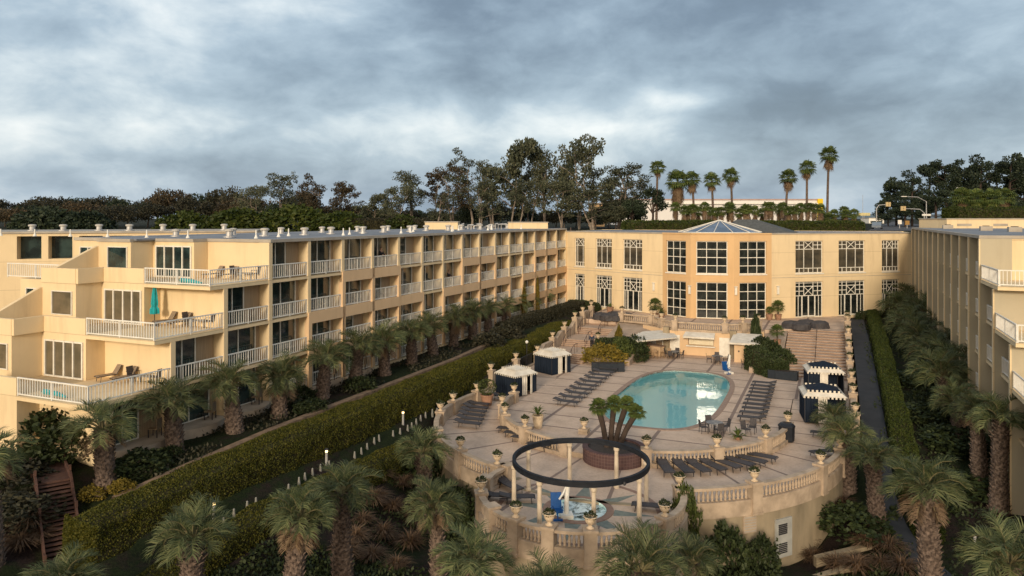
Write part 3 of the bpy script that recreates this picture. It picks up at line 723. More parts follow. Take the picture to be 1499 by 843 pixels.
GLASSD = M_glass('dark_lobby_glass', (.008, .011, .011), (.03, .036, .032))
GLASSB = M_glass('screened_glass', (.05, .045, .035), (.10, .085, .06))
lobby()
# ================================================================ PLANTS
rnd = random.Random(7)
def rdir(r): 
    z = r.uniform(-1, 1); a = r.uniform(0, 2*math.pi); s = math.sqrt(1-z*z); return Vector((s*math.cos(a), s*math.sin(a), z))
def perp(d, r):
    q = d.cross(rdir(r))
    return q.normalized() if q.length > 1e-4 else Vector((1, 0, 0))
def butia_crown(seed, L=1.85, nf=25, dead=False):
    r = random.Random(seed); mb = MB(); up = Vector((0, 0, 1))
    for i in range(nf):
        t = i/(nf-1); az = i*2.39996+r.uniform(-.25, .25)
        e0 = R(lerp(84, 12, t**.9)+r.uniform(-9, 9)); bend = R(lerp(85, 140, t**.7)+r.uniform(-28, 28))
        if t > .85: bend = R(r.uniform(55, 85))
        if dead: e0 = R(r.uniform(-55, -18)); bend = R(r.uniform(15, 45))
        l = L*r.uniform(.85, 1.12)*(1 if t < .8 else .85); h = Vector((math.cos(az), math.sin(az), 0)); tw = Vector((-math.sin(az), math.cos(az), 0))
        p = h*.10; pts = []; ns = 15
        for k in range(ns+1):
            s = k/ns; e = e0-bend*s**1.8; d = h*math.cos(e)+up*math.sin(e); pts.append((p.copy(), d, e)); p = p+d*l/ns
        mb.m = 1; mb.tube([q[0] for q in pts[::3]], [lerp(.045, .012, k/5) for k in range(6)], 4, False); mb.m = 0
        nl = 38
        for k in range(nl):
            s = .26+.74*k/nl; x = s*ns; j = min(int(x), ns-1); f = x-j
            q = pts[j][0].lerp(pts[j+1][0], f); d = pts[j][1]; nrm = tw.cross(d)*-1
            if nrm.z < 0 and abs(pts[j][2]) < R(80): nrm = -nrm
            ll = .80*math.sin(math.pi*min(1, (s*.72+.10)))**.7*r.uniform(.8, 1.1)
            for sg in (-1, 1):
                dd = (tw*sg*.66+d*.72+nrm*.40+rdir(r)*.22).normalized()
                w = d.cross(dd).normalized(); w = dd.cross(w).normalized()*.0135
                m = q+dd*ll*.55; e = m+(dd+Vector((0, 0, -.55))).normalized()*ll*.45
                mb.add((q-w, q+w, m+w*.9, m-w*.9, e), ((0, 1, 2, 3), (3, 2, 4)))
    return mb
def butia_trunk(seed, h=3., r0=.50, r1=.36):
    r = random.Random(seed); mb = MB(); n = 14; k = 12
    bx, by = r.uniform(-.14, .14), r.uniform(-.14, .14)
    cen = lambda t: Vector((bx*t*t*h/2, by*t*t*h/2, h*t))
    rad = lambda t: lerp(r0, r1, t)*(1+.16*max(0, 1-t*7)+.07*math.sin(t*9+seed))
    mb.tube([cen(i/k)-Vector((0, 0, .35 if i == 0 else 0)) for i in range(k+1)], [rad(i/k) for i in range(k+1)], n)
    m = int(h*52)
    for i in range(m):                                 # spiral of old leaf bases
        t = (i+.5)/m; a = i*2.39996+r.uniform(-.1, .1); d = Vector((math.cos(a), math.sin(a), 0)); c = cen(t)+d*rad(t)*.93
        s = Vector((-d.y, d.x, 0)); wd, ht, out = r.uniform(.06, .10), r.uniform(.14, .24), r.uniform(.07, .16)*(1+.8*(t > .8))
        b = c-Vector((0, 0, ht*.6)); top = c+d*out+Vector((0, 0, ht*.5))
        mb.add((b-s*wd, b+s*wd, top+s*wd*.55, top-s*wd*.55, c+Vector((0, 0, ht*.1))-s*wd, c+Vector((0, 0, ht*.1))+s*wd),
               ((0, 1, 2, 3), (3, 2, 5, 4), (0, 3, 4), (1, 5, 2)))
    return mb, cen(1)
CROWNS = [butia_crown(11+i, nf=21+2*i) for i in range(4)]; _cm = {}
STALK = M('frond_stalk', (.20, .17, .09), (.12, .11, .05), 3, .7)
def butia(name, label, cat, base, h, sc, k, group, fat=1., rz=None):
    rz = rnd.uniform(0, 6.28) if rz is None else rz
    root = T(name, label, cat, base, rz, group)
    hh = round(h, 1); key = (hh, k % 3, fat)
    if key not in _cm:
        mb, top = butia_trunk(k % 3+hh, hh, .50*fat, .38*fat); me = mb.build('trunk', BARK).data; _cm[key] = (me, top); bpy.data.objects.remove([o for o in bpy.data.objects if o.data is me][0])
    me, top = _cm[key]; OB('trunk', me, root)
    kk = ('c', k % 4)
    if kk not in _cm:
        o = CROWNS[k % 4].build('crown', [BUTIA, STALK]); _cm[kk] = o.data; bpy.data.objects.remove(o)
    c = OB('crown', _cm[kk], root, top, k*1.7); q_ = .88+.22*((k*37) % 7)/6; c.scale = (sc, sc*(.94+.12*((k*5) % 3)/2), sc*q_)
    root.rotation_euler = (R(rnd.uniform(-3.5, 3.5)), R(rnd.uniform(-3.5, 3.5)), rz)
    if k % 3 == 0:                                     # a skirt of dead fronds under the crown
        kd = ('d', k % 2)
        if kd not in _cm: o = butia_crown(90+k % 2, 1.35, 6+4*(k % 2), True).build('dead_fronds', [SKIRT, STALK]); _cm[kd] = o.data; bpy.data.objects.remove(o)
        d = OB('dead_fronds', _cm[kd], root, top-Vector((0, 0, .12)), k*2.1); d.scale = (sc*.85,)*3
    return root
# -- row of palms along the left wing: (crown centre x, y, trunk base x, y in the photo)
ROWP = [(152, 605, 155, 711, 1.12), (258, 572, 256, 663, 1.08), (345, 545, 344, 632, 1.02), (408, 540, 409, 610, 1.0), (474, 512, 472, 583, 1.), (524, 497, 520, 566, .96), (565, 487, 563, 548, .96), (606, 474, 603, 533, .93),
        (636, 466, 634, 521, .92), (668, 455, 664, 506, .92), (693, 450, 692, 496, .9), (716, 444, 714, 486, .9), (737, 440, 736, 477, .9), (757, 436, 756, 468, .9), (776, 432, 775, 461, .88), (795, 428, 794, 454, .88)]
def place_palms():
    for i, (cx, cy, bx, by, sc) in enumerate(ROWP):
        p = pg(bx, by); h = max(1.7, (CZ-(cy+4-HY)*p.y/F)-p.z-.6)
        lab = 'feather palm standing in the bed along the left wing, %s from the near end' % ORD[i]
        if i == 0: lab = 'thick-trunked feather palm by the near corner of the left wing'
        if i == 15: lab = 'feather palm at the far end of the bed along the left wing'
        butia('palm_tree', lab, 'palm tree', p, min(h, 3.4), sc*(.98 if i < 4 else 1.12), i, 'feather palms along the left wing')
    FG = [  # crown x, y, distance, crown scale, label
        (280, 762, 30.0, .98, 'feather palm on the dark slope, right of the timber stair'), (425, 742, 31.0, .95, 'feather palm on the slope left of the taller split-crowned palm'), (502, 700, 35., 1.0, 'full-crowned feather palm in the middle of the left slope'),
        (624, 648, 43., 1.0, 'feather palm beside the curved wall of the lower deck'), (641, 725, 34.5, .90, 'slim-trunked feather palm just left of the round spa terrace'), (690, 805, 30.0, 1.05, 'feather palm below the spa terrace, leftmost of those at its foot'), (812, 838, 28., .9, 'low feather palm at the foot of the spa terrace, in the middle'),
        (935, 812, 29., 1.15, 'large feather palm at the foot of the spa terrace, towards the right'), (1022, 805, 33, .8, 'small feather palm below the wall right of the spa'), (95, 835, 29, .95, 'feather palm at the lower end of the timber stair'), (-12, 655, 33., 1.05, 'feather palm cut by the left edge of the photo'),
        (1242, 625, 47., 1.0, 'feather palm right of the lower deck, nearest its wall'), (1284, 655, 42.5, .98, 'feather palm beside the bend of the garden path'), (1366, 705, 31.0, 1.06, 'big feather palm with a thick trunk in front of the garden path'),
        (1405, 575, 52, 1.05, 'dark feather palm near the right wing, under its lowest balcony'), (1462, 598, 43.5, 1.05, 'feather palm by the near corner of the right wing'), (1435, 590, 46, .95, 'feather palm just left of the near corner of the right wing'), (1490, 800, 30, 1.15, 'feather palm cut by the right edge of the photo')]
    for i, (cx, cy, Y, sc, lab) in enumerate(FG):
        X = (cx-HX)*Y/F; z = CZ-(cy+6-HY)*Y/F-.45; g = G(X, Y)
        butia('palm_tree', lab, 'palm tree', (X, Y, g), max(.6, z-g), sc*.9, i+2, 'feather palms in the garden', .95 if i != 4 else .75)
    RG = [(1335, 440, 94, 1.2), (1318, 452, 88, 1.1), (1352, 462, 84, 1.15), (1330, 478, 79, 1.05), (1372, 484, 77, 1.1), (1350, 500, 72, 1.05), (1390, 508, 68, 1.1), (1366, 524, 65, 1.), (1405, 536, 61, 1.05), (1382, 550, 58, 1.), (1340, 462, 97, 1.)]
    for i, (cx, cy, Y, sc) in enumerate(RG):
        X = (cx-HX)*Y/F; z = CZ-(cy-HY)*Y/F; g = G(X, Y)
        butia('palm_tree', 'dark feather palm in the thicket before the right wing, %s from the far end' % ORD[i], 'palm tree', (X, Y, g), max(1.2, z-g), sc*1.3, i+1, 'feather palms before the right wing')
place_palms()
# -- leafy masses: a lumpy body covered in leaf quads
def leafy(mb, pos, nrm, r, L, W_):
    d = (nrm*.5+rdir(r)).normalized(); mb.leaf(pos, d, perp(d, r), L*r.uniform(.7, 1.3), W_*r.uniform(.7, 1.2))
def bush_mb(seed, rx, ry, rz, n, L=.13, W_=.05, lump=.28):
    r = random.Random(seed); mb = MB()
    for i in range(n):
        d = rdir(r)
        if d.z < -.35: d.z = -d.z
        k = 1+lump*(noise.noise(d*2.1+Vector((seed*3.1, 0, 0)))+.5*noise.noise(d*4.7+Vector((0, seed, 0))))
        k *= r.uniform(.62, 1.0)**.5
        p = Vector((d.x*rx, d.y*ry, max(.02, d.z*rz+rz*.15)))*k; leafy(mb, p, d, r, L, W_)
    return mb
_bm = {}
def bush(name, label, cat, p, size, mat, seed=0, n=1100, L=.16, W_=.055, rz=None, group=None, lump=.28):
    key = (mat.name, seed, n, L, lump)
    if key not in _bm:
        o = bush_mb(seed, 1, 1, 1, n, L, W_, lump).build(name, mat); _bm[key] = o.data; bpy.data.objects.remove(o)
    o = OB(name, _bm[key], None, p, rnd.uniform(0, 6.28) if rz is None else rz); o.scale = size
    return tag(o, label, cat, group)
def hedge(name, label, pts, wd, h, mat, dens, seed, L=.13, W_=.05, zf=None, top=None, group=None):
    # pts in court coordinates; rounded-topped clipped hedge following the ground (zf) up to a top line
    r = random.Random(seed); c0 = W(*pts[len(pts)//2]); c0.z = 0; mb = MB(c0); body = MB(c0)
    zf = zf or (lambda v, u: G(*W(v, u)[:2])); prof = [(-.5, 0), (-.52, .35), (-.49, .72), (-.40, .93), (-.22, 1.), (.22, 1.), (.40, .93), (.49, .72), (.52, .35), (.5, 0)]
    segs = list(zip(pts, pts[1:])); rows = []
    def at(i, f, k, t):
        (v0, u0), (v1, u1) = segs[i]; d = Vector((v1-v0, u1-u0)).normalized(); n = Vector((-d.y, d.x)); c = Vector((lerp(v0, v1, f), lerp(u0, u1, f)))
        a, b = prof[k], prof[k+1]; q = c+n*wd*lerp(a[0], b[0], t); zb = zf(q.x, q.y); zt = top(c.x, c.y) if top else zf(c.x, c.y)+h
        s = lerp(a[1], b[1], t); w = W(q.x, q.y, lerp(min(zb, zt-.3), zt, s))
        nn = (Vector((n.x*lerp(a[0], b[0], t)*2, n.y*lerp(a[0], b[0], t)*2, s**3))); nn = Vector((C_*nn.x+S_*nn.y, -S_*nn.x+C_*nn.y, nn.z)).normalized()
        w += nn*(.16*noise.noise(w*.55)+.08*noise.noise(w*1.9)); return w, nn
    for i in range(len(segs)):
        Lg = (Vector(segs[i][1])-Vector(segs[i][0])).length; m = max(1, int(Lg/.8))
        for j in range(m+(i == len(segs)-1)):
            rows.append([at(i, j/m, k, 0)[0]-at(i, j/m, k, 0)[1]*.10 for k in range(9)]+[at(i, j/m, 8, 1)[0]-at(i, j/m, 8, 1)[1]*.10])
        for q in range(int(Lg*dens)):
            k = r.choice((0, 0, 1, 1, 2, 2, 3, 4, 4, 4, 5, 6, 6, 7, 7, 8, 8)); p, nn = at(i, r.random(), k, r.random()); leafy(mb, p, nn, r, L, W_)
    for a, b in zip(rows, rows[1:]):
        for k in range(9): body.quad(a[k], b[k], b[k+1], a[k+1])
    for rw in (rows[0], rows[-1]): body.add(rw, (tuple(range(10)),))
    for e, sgn in ((0, -1), (-1, 1)):                  # rounded ends
        v, u = pts[e]; n_ = int(dens*wd*1.2); ax = Vector(pts[e])-Vector(pts[1 if e == 0 else -2]); ax = ax.normalized(); w2 = Vector((C_*ax.x+S_*ax.y, -S_*ax.x+C_*ax.y, 0)); nx = Vector((-w2.y, w2.x, 0))
        zt = top(v, u) if top else zf(v, u)+h; zb = zf(v, u)
        for q in range(n_):
            a, b = r.uniform(-.5, .5), r.random(); dep = .45*math.sqrt(max(0, 1-(2*a)**2))*math.sqrt(max(0, 1-b**4))
            p = W(v, u, lerp(zb, zt, b))+nx*a*wd+w2*dep; leafy(mb, p, w2, r, L, W_)
    m = len(mb.f); mb.m = 1; mb.add([q+c0 for q in body.v], body.f)
    o = mb.build(name, [mat, mat_dark(mat)], None, c0); return tag(o, label, 'hedge', group)
def mat_dark(mat):
    return TWIG
TWIG = M('hedge_twigs', (.022, .022, .009), (.045, .038, .014), 3, .95, .5, 12)
HT = [(20, 1.2), (24, 1.5), (30, 2.15), (36, 2.4), (45, 2.5), (60, 2.5), (75, 2.3), (92, 2.45)]
hedge('hedge', 'long clipped yellow-green hedge between the palm bed and the pool court', [(-31.6, 23.4), (-30.9, 28), (-30.4, 34), (-30.1, 42), (-30.0, 50), (-30.1, 57), (-30.6, 66), (-30.7, 76), (-30.7, 88)], 2.8, 2., HEDGE, 2600, 3, .085, .04, lambda v, u: interp(Z_H, u)-.3, lambda v, u: interp(HT, u))
hedge('hedge', 'low clipped hedge below the white path posts', [(-27.6, 18), (-27.2, 22.5), (-26.9, 28), (-26.7, 36), (-26.5, 43), (-26.1, 48)], 1.8, .8, HEDGE, 1300, 5, .09, .04)
hedge('hedge', 'straight clipped hedge beside the path by the right wing', [(4.7, 108), (4.6, 98), (4.5, 86), (4.4, 74), (4.4, 62), (4.5, 52), (4.9, 47)], 1.35, 1.0, GHEDGE, 1100, 8, .10, .045)
hedge('hedge', 'low hedge along the wall of the lobby left of the stairs', [(-34.5, 101.2), (-30.2, 99.4)], 1.1, 1.0, SHRUB, 330, 9, .17, .06)
hedge('hedge', 'low dark hedge before the right-hand lobby windows', [(3.2, 103.8), (7.2, 107.2)], 1.1, .9, SHRUB, 300, 10, .17, .06)
hedge('hedge', 'reddish clipped hedge at the far end of the palm bed', [(-33.9, 76), (-33.6, 84), (-33.2, 92), (-32.9, 99)], 2.0, 1.2, BRLEAF, 380, 12, .18, .07)
# curb along the top of the long hedge
mb = MB()
cp = [(-32.5, 26), (-31.75, 30), (-31.5, 36), (-31.35, 44), (-31.3, 52), (-31.35, 60), (-31.9, 68)]
for a, b in zip(cp, cp[1:]):
    qa = [W(a[0]+d, a[1], interp(Z_L, a[1])+h) for d, h in ((-.5, .04), (-.5, .22), (0, .22), (0, -.1))]; qb = [W(b[0]+d, b[1], interp(Z_L, b[1])+h) for d, h in ((-.5, .04), (-.5, .22), (0, .22), (0, -.1))]
    for k in range(3): mb.quad(qa[k], qb[k], qb[k+1], qa[k+1])
setting(mb.build('garden_kerb', M('kerb_stone', (.23, .155, .10), (.13, .09, .06), 2, .9, .4)), label='low earth-brown kerb between the palm bed and the long hedge')
# -- shrubs
SH = [(92, 650, 2.6, 2.0, SHRUB, 'dark shrub by the near corner of the left wing, left one'), (112, 662, 2.0, 1.7, SHRUB, 'dark shrub by the near corner of the left wing, nearer the palm'), (205, 690, 1.7, .9, SHRUB, 'dark green shrub in the palm bed between the first two palms'),
      (250, 670, .8, .55, SHRUB, 'small green shrub at the foot of the second palm'), (435, 590, 1.5, 1.0, SHRUB, 'dark shrub in the bed between the fourth and fifth palms'), (528, 572, 1.4, .9, SHRUB, 'bright shrub in the middle of the palm bed'), (455, 602, 1.2, .7, SHRUB, 'low shrub in the bed just above the hedge'),
      (715, 505, 1.9, 1.0, BRLEAF, 'brownish shrub at the middle of the far palm bed'), (742, 492, 1.9, 1.0, BRLEAF, 'brownish shrub at the far part of the palm bed'), (180, 718, .7, .45, YSHRUB, 'yellow-leaved plant at the foot of the first palm'), (140, 728, .8, .5, YSHRUB, 'yellow-leaved plant by the round end of the hedge'),
      (303., 1.3, 1.3, 2.0, SHRUB, 'dark shrub against the deck wall right of the spa'), (310., 1.5, 1.1, 1.5, SHRUB, 'dark shrub beside the basement door'), (337., 2.0, 2.2, 1.2, SHRUB, 'dark shrub spreading at the foot of the right-hand deck wall'), (240., 1.7, 1.8, 2.2, SHRUB, 'dark shrub filling the corner left of the spa terrace'), (222., 1.6, 1.8, 2.0, SHRUB, 'dark shrub under the palm by the lower deck'),
      (247., 2.0, 1.4, 1.8, SHRUB, 'dark shrub low against the spa terrace wall'), (281., 5.2, 1.3, 1.5, SHRUB, 'dark bush under the front of the spa terrace'), (20, 760, 2.2, 1.0, BRLEAF, 'brown shrub left of the timber stair, lower one'), (25, 715, 2.0, 1.1, BRLEAF, 'brown shrub left of the timber stair, upper one'),
      (1400, 650, 2.6, .9, SHRUB, 'low dark shrub under the palms before the right wing'), (1350, 610, 2.4, .8, SHRUB, 'low dark shrub behind the path hedge'), (1450, 720, 2.6, .8, SHRUB, 'low dark shrub on the right slope'), (1330, 560, 2.2, .8, SHRUB, 'low dark shrub in shade behind the path hedge')]
def shp(x, y):
    if type(x) is float:                               # angle and distance from the curved deck wall
        v, u = AX+(RO+y)*math.cos(R(x)), UO+(RO+y)*math.sin(R(x)); w = W(v, u); w.z = G(w.x, w.y); return w
    return pg(x, y)
for i, (x, y, w, h, mat, lab) in enumerate(SH): bush('shrub', lab, 'shrub', shp(x, y), (w, w*.85, h), mat, i % 3, 1500, .17, .06)
for k in range(16):
    p = pg(85+k*3.4, 640+(k*37 % 22)); p.z += .9+.7*((k*53 % 17)/17)
    if k == 0:
        mb = MB(); r = random.Random(4)
        for i in range(26): leafy(mb, rdir(r)*.13, rdir(r), r, .14, .06)
        fl = mb.build('flower_head', FLOWER, None, p); fl0 = fl
    else: fl = fl0.copy(); COL.objects.link(fl); fl.location = p
    tag(fl, 'reddish flower head on the dark shrubs by the left wing', 'flower', 'red flowers on the shrubs')
def grass_mb(seed, n=260):
    r = random.Random(seed); mb = MB()
    for i in range(n):
        a = r.uniform(0, 6.28); e = R(r.uniform(25, 82)); l = r.uniform(.55, 1.05); d = Vector((math.cos(a)*math.cos(e), math.sin(a)*math.cos(e), math.sin(e))); s = Vector((-math.sin(a), math.cos(a), 0))*.014
        p0 = Vector((math.cos(a), math.sin(a), 0))*r.uniform(0, .16); m = p0+d*l*.6; q = m+(d+Vector((0, 0, -.9))).normalized()*l*.45
        mb.add((p0-s, p0+s, m+s, m-s, q), ((0, 1, 2, 3), (3, 2, 4)))
    return mb
GR = [grass_mb(i).build('grass_clump', GRASSB) for i in range(3)]
gpos = [(560, 700), (590, 712), (545, 735), (575, 745), (605, 760), (530, 765), (560, 785), (600, 800), (545, 818), (505, 812), (580, 832), (520, 790), (1232, 745), (1215, 765), (1270, 800), (1190, 820), (1225, 832), (1255, 835), (1290, 830), (1300, 805), (60, 790), (30, 800), (45, 770), (1180, 795), (1320, 835)]
for i, (x, y) in enumerate(gpos):
    o = GR[i] if i < 3 else GR[i % 3].copy()
    if i >= 3: COL.objects.link(o)
    o.location = pg(x, y); k = 1.05+.45*((i*7) % 5)/5; o.scale = (k*1.1, k*1.1, k*.8); o.rotation_euler = (0, 0, i*1.3)
    where = 'slope left of the spa' if x < 700 and x > 200 else ('slope left of the timber stair' if x < 200 else 'slope below the right deck wall')
    tag(o, 'tuft of brown fountain grass on the '+where, 'ornamental grass', 'brown grass tufts, '+where)
# low ground cover
def cover(name, rects, n, mat, seed, label):
    r = random.Random(seed); c0 = W(-15, 35, 0); mb = MB(c0)
    for k in range(n):
        v0, v1, u0, u1 = r.choice(rects); v, u = r.uniform(v0, v1), r.uniform(u0, u1); w = W(v, u)
        if noise.noise(w*.35) < -.08: continue
        q = Vector((w.x, w.y, G(w.x, w.y)+r.uniform(.0, .22))); leafy(mb, q, Vector((0, 0, 1)), r, .22, .07)
    return setting(mb.build(name, mat, None, c0), 'stuff', label, 'ground cover')
cover('ground_cover', [(-27, -19, 18, 44), (-24, -3, 20, 34), (-27, -15, 18, 30)], 26000, SHRUB, 21, 'low dark leafy ground cover over the left slope')
cover('ground_cover', [(1.8, 3.5, 26, 50), (3, 9.3, 26, 100), (6, 9.3, 50, 100), (-3, 4, 26, 42)], 26000, SHRUB, 22, 'low dark leafy ground cover over the right slope')
cover('bed_litter', [(-35.6, -32, 28, 75)], 5000, BRLEAF, 23, 'dry brown leaf litter on the palm bed')
# ================================================================ BACKGROUND TREES
def tree_mb(seed, h, spread, style, nleaf, L):
    r = random.Random(seed); wood = MB(); lf = MB(); tips = []
    if style == 'euc':
        nt = r.choice((1, 1, 2)); 
        for k in range(nt):
            p = Vector((r.uniform(-.05, .05)*h*k, 0, 0)); lean = Vector((r.uniform(-.18, .18), r.uniform(-.1, .1), 1)).normalized(); pts = [p]; n = 7
            for i in range(n): p = p+(lean+rdir(r)*.22).normalized()*h*.84/n; pts.append(p)
            rr = h*.016; wood.tube([pts[0]-Vector((0, 0, 2))]+pts[1:], [lerp(rr, rr*.2, i/n) for i in range(n+1)], 6)
            for i in range(2, n+1):
                for q in range(r.choice((1, 2, 2))):
                    a = r.uniform(0, 6.28); d = Vector((math.cos(a), math.sin(a)*.8, r.uniform(.25, 1.1))).normalized(); l = spread*r.uniform(.35, 1.)*(1.15-.5*i/n)
                    e = pts[i]+d*l; mid = pts[i]+d*l*.5+Vector((0, 0, .06*l)); wood.tube([pts[i], mid, e], [rr*.45*(1.1-i/n*.6), rr*.3, rr*.10], 5, False)
                    tips += [(e, spread*r.uniform(.13, .24)), (e+rdir(r)*spread*.24, spread*r.uniform(.08, .16)), (e+rdir(r)*spread*.3, spread*r.uniform(.06, .12)), (mid+rdir(r)*.2*l, spread*r.uniform(.08, .16))]
            tips.append((pts[-1]+Vector((0, 0, h*.03)), spread*.24))
    elif style == 'dome':
        wood.tube([(0, 0, -2), (.1*spread, 0, h*.45), (0, 0, h*.7)], [h*.03, h*.022, h*.01], 6)
        for i in range(16):
            d = rdir(r); d.z = abs(d.z)*.9+.05; e = Vector((d.x*spread*.72, d.y*spread*.72, h*.42+d.z*h*.44)); tips.append((e, spread*r.uniform(.26, .42)))
            if i < 7: wood.tube([(0, 0, h*.35), e*.6+Vector((0, 0, h*.15)), e], [h*.016, h*.01, h*.004], 5, False)
    else:                                              # conifer-like, layered and ragged
        wood.tube([(0, 0, -2), (0, 0, h*.55), (.03*h, 0, h*.93)], [h*.026, h*.018, h*.005], 6)
        for i in range(26):
            t = r.uniform(.22, .98); a = r.uniform(0, 6.28); l = spread*(1.05-.72*t**1.6)*r.uniform(.55, 1.05); e = Vector((math.cos(a)*l, math.sin(a)*l, h*t+r.uniform(0, .06)*h)); tips.append((e, spread*r.uniform(.16, .30)))
            if i % 2: wood.tube([(0, 0, h*t*.9), e], [h*.008, h*.003], 4, False)
    tot = sum(q[1]**2 for q in tips)
    for c, s in tips:
        for k in range(int(nleaf*s*s/tot)):
            d = rdir(r); p = c+Vector((d.x, d.y, d.z*.68))*s*r.uniform(.25, 1)**.55*(1+.3*noise.noise(d*2+c)); leafy(lf, p, d, r, L, L*.34)
    return wood, lf
_tm = {}
def tree(name, label, cat, loc, h, spread, style, seed, mat, wood, nleaf, L, group, sc=1.):
    key = (seed, style, mat.name)
    if key not in _tm:
        w, l = tree_mb(seed, h, spread, style, nleaf, L); a = w.build('trunk', wood); b = l.build('crown', mat); _tm[key] = (a.data, b.data, h); bpy.data.objects.remove(a); bpy.data.objects.remove(b)
    a, b, h0 = _tm[key]; root = T(name, label, cat, loc, rnd.uniform(0, 6.28) if style != 'euc' else rnd.choice((0, .4, 3.0, 2.7, -.5)), group); k = h/h0*sc; root.scale = (k*spread/h*h0/_tm_sp(key, spread), k*spread/h*h0/_tm_sp(key, spread), k)
    OB('trunk', a, root); OB('crown', b, root); return root
_sp = {}
def _tm_sp(key, s): return _sp.setdefault(key, s)
def back_tree(i, px_, ytop, Y, wpx, style, seed, mat, wood, name, label, cat, group, nleaf=3800):
    X = (px_-HX)*Y/F; g = G(X, Y); h = CZ-(ytop-HY)*Y/F-g; sp = wpx/2*Y/F
    return tree(name, label, cat, (X, Y, g), h, sp, style, seed, mat, wood, nleaf, (.0021 if style == 'euc' else .0026)*Y, group)
EU = [(405, 253, 150, 66), (372, 275, 165, 50), (470, 266, 150, 62), (508, 268, 158, 44), (545, 285, 150, 52), (578, 272, 150, 50), (606, 250, 155, 56), (634, 247, 165, 46), (660, 240, 150, 60), (690, 222, 150, 66), (722, 232, 160, 50), (748, 207, 152, 92), (778, 218, 160, 62), (800, 212, 152, 60),
      (826, 224, 165, 54), (850, 208, 150, 78), (872, 204, 158, 60), (905, 236, 152, 76), (893, 262, 165, 50), (925, 262, 170, 40), (700, 262, 140, 60), (760, 262, 140, 60), (820, 265, 142, 60), (640, 280, 142, 56), (868, 272, 142, 60)]
for i, (x, y, Y, w) in enumerate(EU):
    lab = 'tall airy eucalyptus behind the hotel roofs, %s from the left' % ORD[i] if i < 20 else 'lower leafy eucalyptus at the foot of the tall ones, %s from the left' % ORD[i-20]
    back_tree(i, x, y, Y, w*1.25, 'euc', 100+i % 7, EUCR if i % 5 in (2, 3) and i < 12 else EUC, EBARK, 'eucalyptus_tree', lab, 'tree', 'eucalyptus trees behind the hotel', 3900)
LT = [(6, 293, 190), (45, 300, 185), (85, 290, 200), (120, 297, 180), (150, 288, 210), (185, 291, 190), (215, 297, 180), (250, 279, 200), (280, 290, 190), (305, 282, 205), (330, 275, 195), (350, 292, 180), (62, 289, 230), (128, 289, 230), (230, 289, 225), (372, 290, 175), (440, 282, 175), (425, 296, 160), (165, 300, 165), (20, 306, 170)]
for i, (x, y, Y) in enumerate(LT):
    back_tree(i, x, y, Y, 74, 'dome', 200+i % 4, (BRLEAF, DKLEAF, BRLEAF, EUCR)[i % 4], DBARK, 'wooded_hill_tree', 'dark brownish tree on the wooded hill beyond the left wing, %s along' % ORD[i], 'tree', 'trees on the wooded hill at left', 3800)
GT = [(70, 308, 130, 110, DKLEAF, 'dark green spreading tree behind the left roofs'), (130, 311, 128, 70, DKLEAF, 'smaller dark green tree behind the left roofs'), (270, 314, 126, 90, GHEDGE, 'olive bush behind the left roofs, left one'), (350, 308, 128, 110, GHEDGE, 'olive bush behind the left roofs, middle one'), (430, 305, 130, 120, GHEDGE, 'green domed bush behind the roof vents'), (500, 312, 130, 90, GHEDGE, 'green bush right of the domed bush'), (590, 318, 130, 70, GHEDGE, 'small green bush before the eucalyptus trees')]
for i, (x, y, Y, w, mat, lab) in enumerate(GT):
    X = (x-HX)*Y/F; z = CZ-(y-HY)*Y/F; g = G(X, Y)-1.5; bush('large_bush', lab, 'bush', (X, Y, g), (w/2*Y/F, 5, (z-g)/1.1), mat, 5+i % 2, 3600, .13, .05, 0, lump=.18)
PT = [(1312, 262, 215, 52), (1335, 255, 200, 66), (1360, 243, 205, 70), (1385, 236, 200, 72), (1412, 238, 205, 66), (1435, 234, 195, 70), (1460, 240, 200, 60), (1478, 230, 195, 66), (1500, 228, 200, 70), (1325, 285, 190, 56), (1370, 280, 185, 64), (1415, 285, 180, 70), (1465, 280, 180, 70), (1300, 290, 210, 40)]
for i, (x, y, Y, w) in enumerate(PT):
    back_tree(i, x, y, Y, w, 'pine', 300+i % 4, DKLEAF, DBARK, 'pine_tree', 'dark dense pine in the grove at the right, %s in the row from the left' % ORD[i], 'tree', 'dark pines at the right', 5200)
MT = [(955, 268, 150, 44, DKLEAF, 'dome'), (925, 285, 148, 44, DKLEAF, 'dome'), (900, 300, 146, 40, EUC, 'dome')]
for i, (x, y, Y, w, m, st) in enumerate(MT):
    back_tree(i, x, y, Y, w, st, 400+i, m, DBARK, 'evergreen_tree', 'dark evergreen between the eucalyptus and the fan palms, %s from the left' % ('rightmost', 'second', 'first')[i], 'tree', 'evergreens left of the fan palms', 2600)
for i in range(19):                                    # dark undergrowth below the eucalyptus
    x = 455+i*25.5+((i*37) % 11); back_tree(i, x, 297+((i*53) % 17), 158+((i*29) % 20), 52, 'dome', 200+i % 4, (DKLEAF, EUC, BRLEAF)[i % 3], DBARK, 'understory_tree', 'low dark bushy tree under the eucalyptus, %s from the left' % ORD[i], 'tree', 'low trees under the eucalyptus', 2600)
